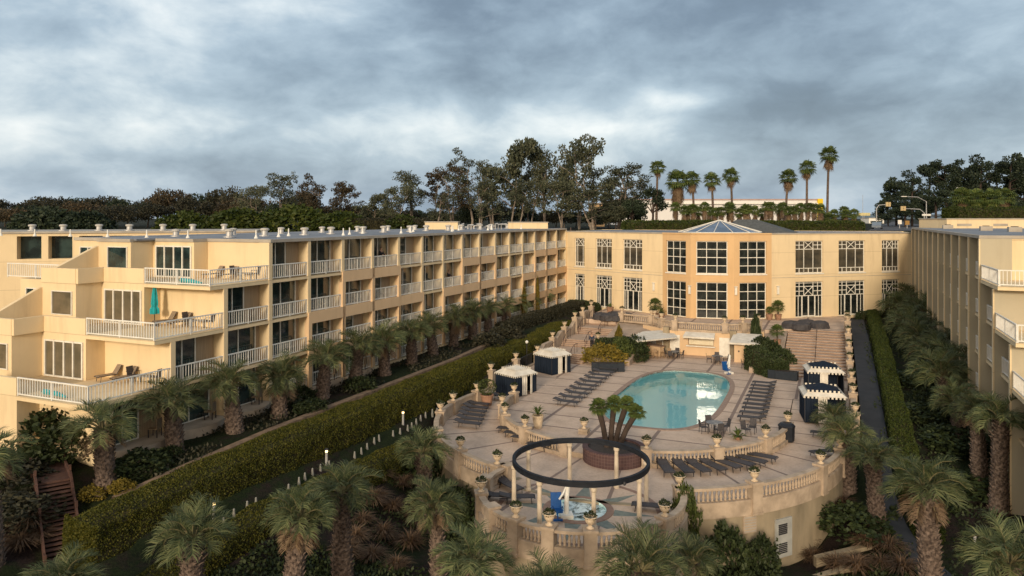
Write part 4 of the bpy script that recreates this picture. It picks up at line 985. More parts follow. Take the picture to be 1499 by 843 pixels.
# fan palms
def fan_leaf(mb, base, d, r, L, n=11, droop=.35):
    up = Vector((0, 0, 1)); s = d.cross(up)
    s = s.normalized() if s.length > .05 else Vector((1, 0, 0)); nrm = s.cross(d)
    c = base+d*L*.55
    for k in range(n):
        a = R(lerp(-105, 105, k/(n-1))); q = (d*math.cos(a)+s*math.sin(a)).normalized(); w = (s*math.cos(a)-d*math.sin(a))*L*.05
        m = c+q*L*.32; e = c+q*L*.55+Vector((0, 0, -droop*L*.4)); mb.add((c, m+w, e, m-w), ((0, 1, 2, 3),))
    mb.quad(base-s*.02*L, base+s*.02*L, c+s*.02*L, c-s*.02*L)
def fanpalm(name, label, loc, h, crown, skirt, seed, group, trunk=.18):
    r = random.Random(seed); root = T(name, label, 'palm tree', loc, r.uniform(0, 6), group)
    bx, by = r.uniform(-.5, .5), r.uniform(-.4, .4); cen = lambda t: Vector((bx*t*t, by*t*t, h*t)); mb = MB()
    mb.tube([cen(i/8)-Vector((0, 0, 1 if i == 0 else 0)) for i in range(9)], [lerp(trunk*1.35, trunk, i/8) for i in range(9)], 8); mb.build('trunk', BARK, root)
    mb = MB(); top = cen(1)
    for i in range(38):
        a = i*2.4; e = R(lerp(80, -35, (i/37)**.8)+r.uniform(-9, 9)); fan_leaf(mb, top, Vector((math.cos(a)*math.cos(e), math.sin(a)*math.cos(e), math.sin(e))), r, crown*r.uniform(.85, 1.1), 11, .5)
    mb.build('crown', FANPALM, root); mb = MB()
    for i in range(int(26*max(.5, skirt))):
        a = i*2.4; e = R(r.uniform(-85, -42)); b = top-Vector((0, 0, r.uniform(.1, skirt))); fan_leaf(mb, b, Vector((math.cos(a)*math.cos(e), math.sin(a)*math.cos(e), math.sin(e))), r, crown*r.uniform(.55, .85), 9, .8)
    mb.build('dead_frond_skirt', SKIRT, root); return root
FP = [(961, 246, 13, .6, 'slender fan palm nearest the eucalyptus trees'), (990, 266, 19, 3.0, 'fan palm with a thick skirt of dead brown fronds'), (1016, 263, 14, 1.6, 'fan palm just right of the skirted one'), (1044, 265, 14, .8, 'fan palm with a sparse round crown'), (1072, 258, 14, .8, 'fan palm above the glass cone of the lobby'),
      (1150, 260, 14, 1.4, 'left one of the three tall fan palms by the yellow wall'), (1181, 246, 14, .9, 'middle one of the three tall fan palms by the yellow wall'), (1211, 228, 15, 1.4, 'tallest fan palm, before the yellow end of the warehouse')]
for i, (x, y, cr, sk, lab) in enumerate(FP):
    Y = 150; X = (x-HX)*Y/F; z = CZ-(y-HY)*Y/F; g = G(X, Y); fanpalm('fan_palm', lab, (X, Y, g), z-g, cr*Y/F*1.05, sk, 50+i, 'fan palms behind the lobby', .2 if i != 1 else .26)
r = random.Random(9)
for i in range(36):
    far = i >= 32; x = 990+i*8.3+r.uniform(-2, 2) if not far else 1405+(i-32)*22; Y = 136+r.uniform(0, 14); yt = r.uniform(302, 314) if not far else r.uniform(284, 293)
    if 1200 < x < 1290: yt += 7
    X = (x-HX)*Y/F; z = CZ-(yt-HY)*Y/F; g = G(X, Y)
    fanpalm('young_fan_palm', 'low bushy fan palm in the row behind the lobby roof, %s from the left' % (ORD[i] if i < 20 else 'twenty-'+ORD[i-20] if i < 29 else ('thirtieth', 'thirty-first', 'thirty-second')[i-29]) if not far else 'bushy fan palm in front of the dark pines, %s from the left' % ORD[i-32], (X, Y, g), z-g, 1.25 if not far else 2.3, 1.6, 70+i, 'low fan palms behind the lobby' if not far else 'low fan palms before the pines', .2)
def whedge(label, x0, x1, y, Y, mat, dep=3, seed=1):
    X0, X1 = (x0-HX)*Y/F, (x1-HX)*Y/F; z = CZ-(y-HY)*Y/F; a = UV(X0, Y); b = UV(X1, Y); n = 6
    return hedge('background_hedge', label, [(lerp(a[0], b[0], i/n), lerp(a[1], b[1], i/n)) for i in range(n+1)], dep, 2, mat, 420, seed, .30, .11, lambda v, u: 11.5, lambda v, u: z)
whedge('broad green hedge behind the flat roof left of the glass cone', 915, 1042, 324, 126, GHEDGE, 4, 31)
whedge('broad green hedge behind the flat roof right of the glass cone', 1105, 1256, 324.5, 128, GHEDGE, 4, 32)
whedge('grey-green hedge of reeds in front of the eucalyptus', 480, 625, 321, 129, BRLEAF, 3, 33)
whedge('green bank under the fan palms before the pines', 1392, 1520, 304, 132, GHEDGE, 5, 34)
# ================================================================ WALLS AND BALUSTRADES OF THE COURT
def at(v, u, z=0.): return W(v, u, z)
def ring_wall(name, label, cv, cu, r, a0, a1, z0, z1, th, mat):
    n = int(abs(a1-a0)/3)+1; o = at(cv, cu, 0); root = T(name, label, 'retaining wall', o, -TH); mb = MB((cv, cu, 0))
    A, B = arc(cv, cu, r, a0, a1, n), arc(cv, cu, r+th, a0, a1, n)
    for i in range(n): mb.quad((*B[i], z0), (*B[i+1], z0), (*B[i+1], z1), (*B[i], z1)).quad((*A[i], z1), (*B[i], z1), (*B[i+1], z1), (*A[i+1], z1))
    mb.build('wall', mat, root); return root
POOLW = ring_wall('retaining_wall', 'low curved step wall of the pool deck left of the brick planter', AX, UC, RI-.3, 178, 264, -2.5, -.01, .28, STONE)
POOLW2 = ring_wall('retaining_wall', 'low curved step wall of the pool deck right of the brick planter', AX, UC, RI-.3, 284, 362, -2.5, -.01, .28, STONE)
SPAW = ring_wall('retaining_wall', 'stained round wall under the spa terrace', SV, SU, RS-.2, 150, 390, -6, ZL+.03, .34, STONED)
OUTW = ring_wall('retaining_wall', 'tall stained curved wall under the lower deck', AX, UO, RO-.2, 166, 356, -6.5, ZL+.03, .34, STONED)
mb = MB(at(AX, UC, 0))
def court_edge(name, label, v, u0, u1, z0, zf, th, mat):
    o = at(v, (u0+u1)/2); m = MB((v, (u0+u1)/2, 0)); n = 24
    P = [(u0+(u1-u0)*i/n) for i in range(n+1)]
    m.add([(v+q*th, u, z) for u in P for q, z in ((0, z0), (0, zf(u)), (1, zf(u)), (1, z0))], [(4*i+k, 4*i+4+k, 4*i+4+(k+1) % 4, 4*i+(k+1) % 4) for i in range(n) for k in range(4)]+[(0, 1, 2, 3), (4*n+3, 4*n+2, 4*n+1, 4*n)])
    ob = m.build(name, mat, None, o, -TH); return tag(ob, label, 'wall')
sidez = lambda segs: (lambda u: max(.55 if u > 70 else .2+.35*sstep(60, 70, u), stair_z(segs, u+.6)+.75))
court_edge('garden_wall', 'stepped stone wall rising beside the left stairs', -28.75, 72.3, 90, -1.2, lambda u: (.0+stair_z(segL, u+.9))+.95, .42, STONE)
court_edge('garden_wall', 'stone wall along the path beside the right stairs', 1.28, 58, 92, -1.5, lambda u: (zlow(u) if u < 76 else stair_z(segR, u+1.2))+.95, .42, STONE)
court_edge('garden_wall', 'low wall under the dark iron fence left of the cabanas', -29.0, 58, 72.2, -1.5, lambda u: zlow(u)+.12, .4, STONE)
BAL = [(.055, 0), (.085, .02), (.085, .06), (.05, .09), (.085, .2), (.095, .28), (.06, .40), (.04, .50), (.07, .54), (.07, .58), (.08, .62)]
_bal = MB().lathe(BAL, 8).build('baluster', STONE, smooth=True); BALM = _bal.data; bpy.data.objects.remove(_bal)
PEDS = []
def ped_mesh(h, s=.62):
    m = MB(); m.box(-s/2, s/2, -s/2, s/2, -.0, h-.12); m.box(-s/2-.05, s/2+.05, -s/2-.05, s/2+.05, h-.12, h); m.box(-s/2-.035, s/2+.035, -s/2-.035, s/2+.035, -.0, .14); return m
def balustrade(label, path, peds, zf, zlo, step=.27, solid=(), hi=1.0):
    # path: function of a parameter (degrees or metres) giving (v, u); peds: the parameters of its pedestals
    c = path((peds[0]+peds[-1])/2); org = (c[0], c[1], 0); root = T('balustrade', label, 'balustrade', at(*c), -TH)
    def strip(pa, pb, zs, name, mat, wd):
        m = MB(org); n = max(2, int(abs(pb-pa)/3)+1) if abs(pb-pa) > 2 else 2; V = []
        for i in range(n+1):
            p = lerp(pa, pb, i/n); q = Vector(path(p)); t = Vector(path(p+.05))-Vector(path(p-.05)); t.normalize(); nn = Vector((-t.y, t.x))*wd/2
            b = zf(*q)
            for w, z in ((-1, zs[0]), (-1, zs[1]), (1, zs[1]), (1, zs[0])): V.append((q.x+nn.x*w, q.y+nn.y*w, (b+z if z > -50 else zlo)))
        m.add(V, [(4*i+k, 4*i+4+k, 4*i+4+(k+1) % 4, 4*i+(k+1) % 4) for i in range(n) for k in range(4)]+[(0, 1, 2, 3), (4*n+3, 4*n+2, 4*n+1, 4*n)]); m.build(name, mat, root)
    for k, (pa, pb) in enumerate(zip(peds, peds[1:])):
        strip(pa, pb, (-99, .16), 'plinth', STONE, .40); strip(pa, pb, (.80, .95), 'rail', STONE, .36)
        if k in solid: strip(pa, pb, (.16, .80), 'panel', STONE, .26); continue
        A = [Vector(path(lerp(pa, pb, i/60))) for i in range(61)]; L = sum((a-b).length for a, b in zip(A, A[1:])); n = int((L-.5)/step)
        for i in range(n):
            p = lerp(pa, pb, (.42+(L-.84)*(i+.5)/n)/L); q = path(p); OB('baluster', BALM, root, Vector((*q, zf(*q)+.17))-Vector(org))
    for p in peds:
        q = path(p); b = zf(*q); t = Vector(path(p+.05))-Vector(path(p-.05)); lo = max(zlo, b-6); m = ped_mesh(b+1.08-lo)
        m.build('pedestal', STONE, root, Vector((*q, lo))-Vector(org), math.atan2(t.y, t.x)); PEDS.append((*q, b+1.08))
    return root
circ = lambda cv, cu, r: (lambda a: (cv+r*math.cos(R(a)), cu+r*math.sin(R(a))))
line = lambda a, b: (lambda t: (lerp(a[0], b[0], t/10), lerp(a[1], b[1], t/10)))
inner = circ(AX, UC, RI+.2); outer = circ(AX, UO, RO-.03); spac = circ(SV, SU, RS-.03)
zp = lambda v, u: -.22; zo = lambda v, u: zlow(u); zs_ = lambda v, u: ZL
B1 = balustrade('pale balustrade along the pool deck right of the palm planter', inner, [285.5, 310, 333, 357], zp, ZL-.05)
B2 = balustrade('pale balustrade along the pool deck left of the palm planter', inner, [179, 200, 216, 236, 256.5], zp, ZL-.05, solid=(0, 1))
B3 = balustrade('curved balustrade on the tall wall right of the spa', outer, [295, 312.8, 336, 352], zo, -1.)
B4 = balustrade('curved balustrade round the left side of the lower deck', outer, [168.5, 184, 197, 216, 236, 251], zo, -1., solid=(0, 1))
B5 = balustrade('balustrade ringing the round spa terrace', spac, [161, 186, 211, 232, 252.5, 272, 292.6, 314, 336.6, 380], zs_, -1., .26)
TF = [(-19.4, 87.4), (-18.1, 85.2), (-16.3, 84.05), (-10.9, 84.05), (-9.1, 85.2), (-7.7, 87.4)]
def poly_path(pts):
    def f(t):
        i = max(0, min(len(pts)-2, int(t))); k = t-i; return (lerp(pts[i][0], pts[i+1][0], k), lerp(pts[i][1], pts[i+1][1], k))
    return f
B6 = balustrade('balustrade along the terrace edge above the pool bar', poly_path(TF), [0, 1, 2, 3, 4, 5-1e-3], lambda v, u: TZ, TZ-.05, .24)
B7 = balustrade('short balustrade beside the sloping bank left of the bar', line((-23.6, 88.3), (-19.6, 87.5)), [0, 9.6], lambda v, u: TZ, TZ-.05, .27)
# -- urns, each with its planting
def make_urn(label, cat):
    root = T('stone_urn', label, cat)
    MB().lathe([(.24, 0), (.24, .06), (.12, .12), (.10, .18), (.16, .24), (.27, .36), (.33, .52), (.31, .60), (.40, .66), (.42, .70), (.34, .71), (.30, .64)], 14).build('bowl', URN, root, smooth=True)
    m = MB(); r = random.Random(3)
    for i in range(130):
        d = rdir(r); d.z = abs(d.z); leafy(m, Vector((d.x*.30, d.y*.30, .66+d.z*.24)), d, r, .17, .045)
    m.build('plant', SHRUB, root); return root
URNK = Kind(make_urn)
def urn(v, u, z, label, sc=.8): return URNK(at(v, u, z), rnd.uniform(0, 6), label, 'urn', 'planted stone urns', sc)
nm = {(0, 'B1'): 0}
i = 0
groups = [('on the balustrade right of the palm planter', 4, 'from the left'), ('on the balustrade left of the palm planter', 5, 'from the far end'), ('on the balustrade right of the spa', 4, 'from the left'), ('on the balustrade round the left lower deck', 6, 'from the far end'), ('on the balustrade of the spa terrace', 10, 'counted from its left end'), ('on the terrace balustrade above the bar', 6, 'from the left'), ('by the bank left of the bar', 2, 'from the left')]
skip = {(4, 1), (4, 3), (4, 7), (3, 3), (1, 4), (4, 0), (4, 9)}
for g, (where, n, fr) in enumerate(groups):
    c = 0
    for k in range(n):
        v, u, z = PEDS[i]; i += 1
        if (g, k) in skip: continue
        urn(v, u, z, 'planted stone urn %s, %s %s' % (where, ORD[c], fr)); c += 1
def wall_ped(v, u, z, h, label):
    o = ped_mesh(h, .6).build('stone_pedestal', STONE, None, at(v, u, z), -TH); tag(o, label, 'pedestal', 'pedestals on the court walls')
for k, u in enumerate((72.6, 77.2, 81.2, 85.0, 88.0, 91.5)):
    z = stair_z(segL, u+.9); wall_ped(-28.5, u, z-.8, 2.1, 'stone pedestal on the wall of the left stairs, %s from the bottom' % ORD[k]); urn(-28.5, u, z+1.3, 'planted stone urn on the wall of the left stairs, %s from the bottom' % ORD[k])
for k, u in enumerate((59.5, 65.5, 71.5, 77.5, 81.5, 85.5, 89.5, 92.5)):
    z = zlow(u) if u < 76 else stair_z(segR, u+.6); wall_ped(1.5, u, z-.8, 2.1, 'stone pedestal on the path wall at right, %s from the near end' % ORD[k]); urn(1.5, u, z+1.3, 'planted stone urn on the path wall at right, %s from the near end' % ORD[k])
for k, u in enumerate((61.5, 67.3)):
    wall_ped(-28.7, u, -.4, 1.8, 'stone pedestal behind the left cabanas, %s one' % ('nearer', 'farther')[k]); urn(-28.7, u, 1.4, 'planted stone urn behind the left cabanas, %s one' % ('nearer', 'farther')[k])
p = pz(855, 634, 0); v, u = UV(p.x, p.y); wall_ped(v, u, 0, .35, 'low stone base on the pool deck behind the pergola'); urn(v, u, .35, 'planted urn standing free on the pool deck left of the palms')
wall_ped(-24.0, 79.6, .6, 1.2, 'stone pedestal between the left stairs and the planter'); urn(-24.0, 79.6, 1.8, 'planted urn by the walking man on the left stairs')
# -- iron fence left of the cabanas
root = T('iron_fence', 'dark iron fence along the hedge behind the cabanas', 'fence', at(-28.85, 65.2, 0), -TH); m = MB((-28.85, 65.2, 0))
for i in range(90):
    u = 59+i*.145; m.box(-28.862, -28.838, u-.012, u+.012, zlow(u)+.1, zlow(u)+1.15)
m.build('bars', BLACK, root); m = MB((-28.85, 65.2, 0)); m.tube([(-28.85, 59, .7), (-28.85, 66, 1.15), (-28.85, 72, 1.2)], .035, 4); m.build('rail', BLACK, root)
# ================================================================ POOL FURNITURE
def lounger(raised):
    def f(label, cat):
        root = T('sun_lounger', label, cat); L, w, h = 1.95, .58, .33
        m = MB()
        for y in (-w/2, w/2): m.tube([(-L/2, y, h-.03), (-L/2+.1, y, h), (.38, y, h), (L/2, y, h-.02) if not raised else (.42, y, h)], .024, 5)
        m.tube([(-L/2, -w/2, h-.03), (-L/2, w/2, h-.03)], .024, 5); m.build('frame', BLACK, root)
        for x in (-L/2+.22, .52):
            for y in (-w/2, w/2): MB().tube([(x, y, h), (x+(.06 if x > 0 else -.05), y, 0)], .022, 5).build('leg', BLACK, root)
        MB().box(-L/2+.03, .36, -w/2+.02, w/2-.02, h-.012, h+.022).build('seat', SLING if not raised else SLINGT, root)
        e = R(16 if not raised else 52); c, s = math.cos(e), math.sin(e); b = L/2-.36; m = MB()
        m.add([(.37+q*c*b-t*s, y, h+q*s*b+t*c) for t in (-.01, .03) for q in (0, 1) for y in (-w/2+.02, w/2-.02)], ((0, 1, 3, 2), (4, 6, 7, 5), (0, 4, 5, 1), (1, 5, 7, 3), (3, 7, 6, 2), (2, 6, 4, 0)))
        bk = m.build('backrest', SLING if not raised else SLINGT, root); m = MB()
        m.tube([(.37, -w/2, h), (.37+c*b, -w/2, h+s*b), (.37+c*b+.02, w/2, h+s*b), (.37, w/2, h)], .024, 5); m.build('back_frame', BLACK, bk); return root
    return f
SLINGT = M('tan_sling', (.30, .23, .16), (.22, .17, .12), 10, .8)
LG, LGR = Kind(lounger(False)), Kind(lounger(True))
def put(kind, x, y, z, rz, label, cat, group=None, sc=None):
    p = pz(x, y, z); v, u = UV(p.x, p.y); return kind((p.x, p.y, z), rz-TH, label, cat, group, sc)
def row(n, a, b, z, rz, text, frm, group, jit=.03):
    pa, pb = pz(*a, z), pz(*b, z)
    for i in range(n):
        p = pa.lerp(pb, i/(n-1)); LG((p.x+rnd.uniform(-jit, jit), p.y, z), rz-TH+rnd.uniform(-jit, jit)*1.5, text % (ORD[i], frm), 'sun lounger', group, 1.06)
row(10, (828, 593), (889, 544), 0, math.pi, 'dark sun lounger in the row left of the pool, %s from the %s end', 'near', 'sun loungers left of the pool')
row(10, (1101, 617), (1119, 565), 0, 0, 'dark sun lounger in the row right of the pool, %s from the %s end', 'near', 'sun loungers right of the pool')
row(6, (685, 625), (699, 596), -.24, math.pi, 'dark sun lounger by the wall of the left lower deck, %s from the %s end', 'near', 'sun loungers on the left lower deck')
for i, (x, y, rz) in enumerate([(747, 633, 8), (757, 640, 2), (768, 647, -4), (790, 658, -14)]): put(LG, x, y, ZL, R(rz), 'dark sun lounger under the balustrade left of the pergola, %s from the left' % ORD[i], 'sun lounger', 'sun loungers left of the pergola')
for i, (x, y) in enumerate([(974, 691), (999, 691), (1021, 690), (1042, 688), (1062, 685), (1080, 682.5), (1097, 679), (1112, 674)]):
    p = pz(x, y, ZL); v, u = UV(p.x, p.y); LG((p.x, p.y, ZL), math.atan2(UC-u, AX-v)-TH+R(6+i*2.2), 'dark sun lounger on the lower deck right of the pergola, %s from the left' % ORD[i], 'sun lounger', 'sun loungers right of the pergola', 1.12)
for i, (x, y, rz, t) in enumerate([(731, 733, 195, 'nearest'), (746, 717, 150, 'farthest'), (757, 735, 205, 'rightmost')]): put(LG, x, y, ZL+.005, R(rz), 'dark sun lounger at the left edge of the spa terrace, %s of three' % t, 'sun lounger', 'sun loungers on the spa terrace')
put(LG, 952, 748, ZL+.005, R(10), 'dark sun lounger at the right edge of the spa terrace', 'sun lounger')
put(LG, 735, 585, -.16, R(175), 'dark sun lounger in front of the nearer left cabana', 'sun lounger'); put(LG, 1208, 640, -.2, R(0), 'dark sun lounger in front of the nearer right cabana', 'sun lounger')
put(LG, 1206, 667, -.27, R(40), 'dark sun lounger behind the urn at the right end of the lower deck', 'sun lounger')
def make_table(label, cat):
    root = T('patio_table', label, cat); MB().lathe([(.60, .70), (.60, .735)], 20).build('table_top', TTOP, root)
    for k in range(4):
        a = k*math.pi/2+.78; MB().tube([(.42*math.cos(a), .42*math.sin(a), .70), (.36*math.cos(a), .36*math.sin(a), 0)], .025, 5).build('leg', BLACK, root)
    return root
TTOP = M('table_top_grey', (.20, .20, .20), (.13, .13, .135), 4, .5)
def make_chair(label, cat):
    root = T('patio_chair', label, cat); MB().box(-.24, .24, -.24, .24, .42, .455).build('seat', SLING, root)
    m = MB(); m.add([(x, y, z) for x, z in ((.22, .46), (.25, .46), (.34, .95), (.31, .95)) for y in (-.23, .23)], ((0, 1, 3, 2), (2, 3, 5, 4), (4, 5, 7, 6), (6, 7, 1, 0), (0, 2, 4, 6), (1, 7, 5, 3))); m.build('backrest', SLING, root)
    for x in (-.22, .22):
        for y in (-.23, .23): MB().tube([(x, y, .43), (x*1.08, y*1.05, 0)], .02, 4).build('leg', BLACK, root)
    m = MB()
    for y in (-.26, .26): m.tube([(-.22, y, .43), (-.22, y, .66), (.28, y, .68)], .02, 4); 
    m.tube([(-.22, -.26, .45), (-.22, .26, .45)], .015, 4); m.build('arm', BLACK, root); return root
TB, CH = Kind(make_table), Kind(make_chair)
TABS = [(929.7, 526, 'left of the bar'), (986, 524, 'in front of the bar'), (1050, 531, 'right of the bar window'), (1102, 540, 'by the dark planter right of the pool'), (1046, 633, 'on the pool deck above the right balustrade')]
for x, y, t in TABS:
    p = pz(x, y, 0); TB((p.x, p.y, 0), .4, 'round grey patio table %s' % t, 'table', 'patio tables round the pool')
    for k in range(4):
        a = k*math.pi/2+.5+x*.3
        CH((p.x+.82*math.cos(a), p.y+.82*math.sin(a), 0), a, 'dark patio chair at the table %s, %s side' % (t, ['right', 'far', 'left', 'near'][int(((a+math.pi/4) % (2*math.pi))/(math.pi/2))]), 'chair', 'patio chairs round the pool')
for k, (x, y, a) in enumerate([(1092, 637, 2.0), (1101, 634, 1.0)]): CH(pz(x, y, 0), a, 'dark patio chair beside the right loungers, %s of two' % ('left', 'right')[k], 'chair')
# -- cabanas
def make_cabana(variant):
    def f(label, cat):
        root = T('cabana', label, cat); s = 1.38
        for x in (-1, 1):
            for y in (-1, 1): MB().box(x*s-.04, x*s+.04, y*s-.04, y*s+.04, 0, 2.0).build('post', BLACK, root)
        def curt(name, a, b, z0, z1, mat, pl=.05):
            a, b = Vector(a), Vector(b); L = (b-a).length; n = int(L/.10)+1; d = (b-a)/L; nn = Vector((d.y, -d.x)); m = MB(); V = []
            for i in range(n+1):
                q = a+d*L*i/n+nn*(pl*math.sin(i*1.9)*.6)
                V += [(q.x, q.y, z0), (q.x, q.y, z1)]
            m.add(V, [(2*i, 2*i+2, 2*i+3, 2*i+1) for i in range(n)]); m.build(name, mat, root)
        e = s+.03
        curt('curtain', (-e, e), (e, e), .03, 1.98, NAVY); curt('curtain', (-e, e), (-e, -e), .03, 1.98, NAVY)
        curt('curtain', (e, -e), (e, e), .03, 1.98, NAVY)
        curt('curtain', (-e, -e), (-e*.34, -e), .03, 1.98, NAVY); curt('white_curtain', (-e*.34, -e), (e*.1, -e), .03, 1.98, CANVAS)
        if variant: curt('white_curtain', (e*.42, -e), (e*.62, -e), .03, 1.98, CANVAS); curt('curtain', (e*.62, -e), (e, -e), .03, 1.98, NAVY)
        zt_ = 2.36 if variant else 2.22; m = MB(); b, t = s+.12, s*(.72 if variant else .86)
        m.add([(-b, -b, 2.0), (b, -b, 2.0), (b, b, 2.0), (-b, b, 2.0), (-t, -t, zt_), (t, -t, zt_), (t, t, zt_), (-t, t, zt_)], ((0, 1, 5, 4), (1, 2, 6, 5), (2, 3, 7, 6), (3, 0, 4, 7)))
        cn = m.build('canopy', CANVAS, root); m = MB(); m.add([(-t, -t, zt_+.02), (t, -t, zt_+.02), (t, t, zt_+.02), (-t, t, zt_+.02), (0, 0, zt_+(.36 if variant else .5))], ((0, 1, 4), (1, 2, 4), (2, 3, 4), (3, 0, 4))); m.build('canopy_peak', CANVAS if variant else NAVY, cn)
        for nm, h, z0_, z1_, n in (('valance', b+.012, 1.84, 2.0, 11), ('crest', t+.012, zt_+.18, zt_, 8)):   # scalloped edge below, crest above
            loop = []
            for k in range(4):
                c, q = math.cos(k*math.pi/2), math.sin(k*math.pi/2)
                for i in range(2*n): x, y = -h+h*i/n, -h; loop.append((x*c-y*q, x*q+y*c))
            L_ = len(loop); m = MB(); V = [(*p, z1_) for p in loop]; F_ = []
            for i in range(L_):
                zz = z0_ if i % 2 == 0 else lerp(z1_, z0_, .16); V += [(*loop[i], zz), (*loop[(i+1) % L_], zz)]; F_.append((i, L_+2*i, L_+2*i+1, (i+1) % L_))
            m.add(V, F_); m.build(nm, CANVAS, cn)
        return root
    return f
CB1, CB2 = Kind(make_cabana(True)), Kind(make_cabana(False))
CB1(at(-25.7, 60.3, -.15), R(42), 'navy cabana with white scalloped canopy on the left, nearer one', 'cabana', 'cabanas left of the pool', .9)
CB1(at(-25.6, 69.3, 0), R(40), 'navy cabana with white scalloped canopy on the left, farther one', 'cabana', 'cabanas left of the pool', .9)
CB2(at(-.75, 61.6, -.1), R(-14), 'navy cabana behind the potted palm on the right, nearer one', 'cabana', 'cabanas right of the pool', 1.02)
CB2(at(-.75, 70.6, 0), R(-14), 'navy cabana at the foot of the right stairs, farther one', 'cabana', 'cabanas right of the pool', 1.02)
# -- pergola ring over the spa
def pergola():
    c = pY(850, 319, 40.1); root = T('ring_pergola', 'dark ring on eight pale columns over the spa terrace', 'pergola', (c.x, c.y, ZL)); zt = 2.33-ZL; r = 3.70
    m = MB(); n = 64
    for k in range(n):
        a, b = 2*math.pi*k/n, 2*math.pi*(k+1)/n
        q = lambda rr, w, z: (rr*math.cos(w), rr*math.sin(w), z)
        for (r0, z0), (r1, z1) in (((r, zt-.29), (r, zt)), ((r, zt), (r-.16, zt)), ((r-.16, zt), (r-.16, zt-.29)), ((r-.16, zt-.29), (r, zt-.29))): m.quad(q(r0, a, z0), q(r0, b, z0), q(r1, b, z1), q(r1, a, z1))
    m.build('ring', M('navy_ring_paint', (.006, .008, .013), (.014, .017, .023), 2.5, .7, .2, scale=(1, 1, 4)), root)
    for k in range(8):
        w = R(-85+45*k); x, y = (r-.08)*math.cos(w), (r-.08)*math.sin(w); m = MB()
        m.lathe([(.17, 0), (.17, .12), (.13, .16), (.12, 1.3), (.11, zt-.52), (.16, zt-.46), (.16, zt-.295)], 10, (x, y, 0)); m.build('column', M_COL, root)
    for k in range(3):
        w = R(20+k*140); m = MB(); m.lathe([(.05, -.12), (.09, -.05), (.06, .06)], 8, (( r+.06)*math.cos(w), (r+.06)*math.sin(w), zt-.2)); m.build('spot_lamp', BLACK, root)
M_COL = M('column_paint', (.62, .52, .40), (.50, .41, .30), 2, .8, .1)
pergola()
# -- palm clump in a round brick planter
def brick_mat():
    m, t, b = P_('plum_brick', .8, .3); tc = N(t, 'ShaderNodeTexCoord'); sp = N(t, 'ShaderNodeSeparateXYZ'); t.links.new(tc.outputs['Object'], sp.inputs[0])
    cb = N(t, 'ShaderNodeCombineXYZ'); t.links.new(math_node(t, 'MULTIPLY', math_node(t, 'ARCTAN2', sp.outputs[1], sp.outputs[0]), 2.0), cb.inputs[0]); t.links.new(sp.outputs[2], cb.inputs[1])
    br = N(t, 'ShaderNodeTexBrick'); t.links.new(cb.outputs[0], br.inputs[0]); br.inputs['Scale'].default_value = 1; br.inputs['Brick Width'].default_value = .2; br.inputs['Row Height'].default_value = .2; br.offset = 0; br.inputs['Mortar Size'].default_value = .012
    br.inputs['Color1'].default_value = (.105, .058, .055, 1); br.inputs['Color2'].default_value = (.075, .042, .042, 1); br.inputs['Mortar'].default_value = (.15, .10, .09, 1); t.links.new(br.outputs[0], b.inputs['Base Color']); return m
pc = at(-12.95, 46.5, 0)
root = T('brick_planter', 'round plum brick planter behind the pergola ring', 'planter', (pc.x, pc.y, ZL)); m = MB(); m.lathe([(2.0, -.02), (2.0, .78), (2.04, .79), (2.04, .9), (1.68, .9), (1.68, .75)], 40, cap=False); m.build('wall', brick_mat(), root)
MB().lathe([(.02, .82), (1.7, .78)], 30, cap=False).build('soil', M('dark_gravel', (.03, .026, .024), (.07, .06, .055), 14, .95, .6, 20), root)
root = T('palm_clump', 'clump of four leaning fan palms in the brick planter', 'palm tree', (pc.x-.1, pc.y+.1, .5)); r_ = random.Random(5)
for i, (x, y) in enumerate([(876, 596), (899, 592), (917, 592), (931, 604)]):
    tp = pY(x, y, pc.y+(.2, .6, .1, -.2)[i])-root.location; b0 = Vector(((-.35, -.1, .15, .4)[i], (0, .2, .1, -.1)[i], 0)); md = b0.lerp(tp, .5)-Vector(((tp.x-b0.x)*.08, 0, 0))
    mb = MB(); mb.tube([b0-Vector((0, 0, .2)), b0, md, tp], [.20, .19, .17, .21], 9)
    for k in range(110):
        t = (k+.5)/110; q = b0.lerp(md, t*2) if t < .5 else md.lerp(tp, t*2-1); a = k*2.4; d = Vector((math.cos(a), math.sin(a), .5)); mb.leaf(q+d*.13, d.normalized(), Vector((-d.y, d.x, 0)), .12, .03)
    mb.build('trunk', DBARK, root); mb = MB()
    for k in range(46):
        a = k*2.4; e = R(lerp(88, -28, k/45)+r_.uniform(-9, 9)); fan_leaf(mb, tp, Vector((math.cos(a)*math.cos(e), math.sin(a)*math.cos(e), math.sin(e))), r_, .66*r_.uniform(.8, 1.1), 13, .45)
    mb.build('crown', FANPALM, root)
# -- pool lifts
def make_lift(label, cat):
    root = T('pool_lift', label, cat); m = MB(); m.box(-.3, .3, -.3, .3, 0, .18); m.tube([(0, 0, .1), (.02, 0, .9), (.10, 0, 1.75)], [.13, .11, .09], 8); m.tube([(.10, 0, 1.7), (-.15, -.1, 1.2), (-.38, -.25, .95)], .045, 6); m.build('mast', WHITE, root)
    m = MB(); m.box(-.75, -.25, -.55, -.08, .42, .52); m.obox((-.5, -.04, .82), (.5, .10, .75), Matrix.Rotation(R(-12), 3, 'X')); m.box(-.72, -.28, -.75, -.60, .12, .19); m.build('seat', M_BLUE, root)
    m = MB()
    for x in (-.76, -.24): m.tube([(x, -.08, .5), (x, -.45, .68), (x, -.5, .5)], .03, 5)
    m.tube([(-.5, -.5, .45), (-.5, -.68, .18)], .03, 5); m.build('armrest', M_BLUE, root); return root
M_BLUE = M('lift_seat_blue', (.01, .065, .22), (.012, .085, .28), 5, .4)
PL = Kind(make_lift)
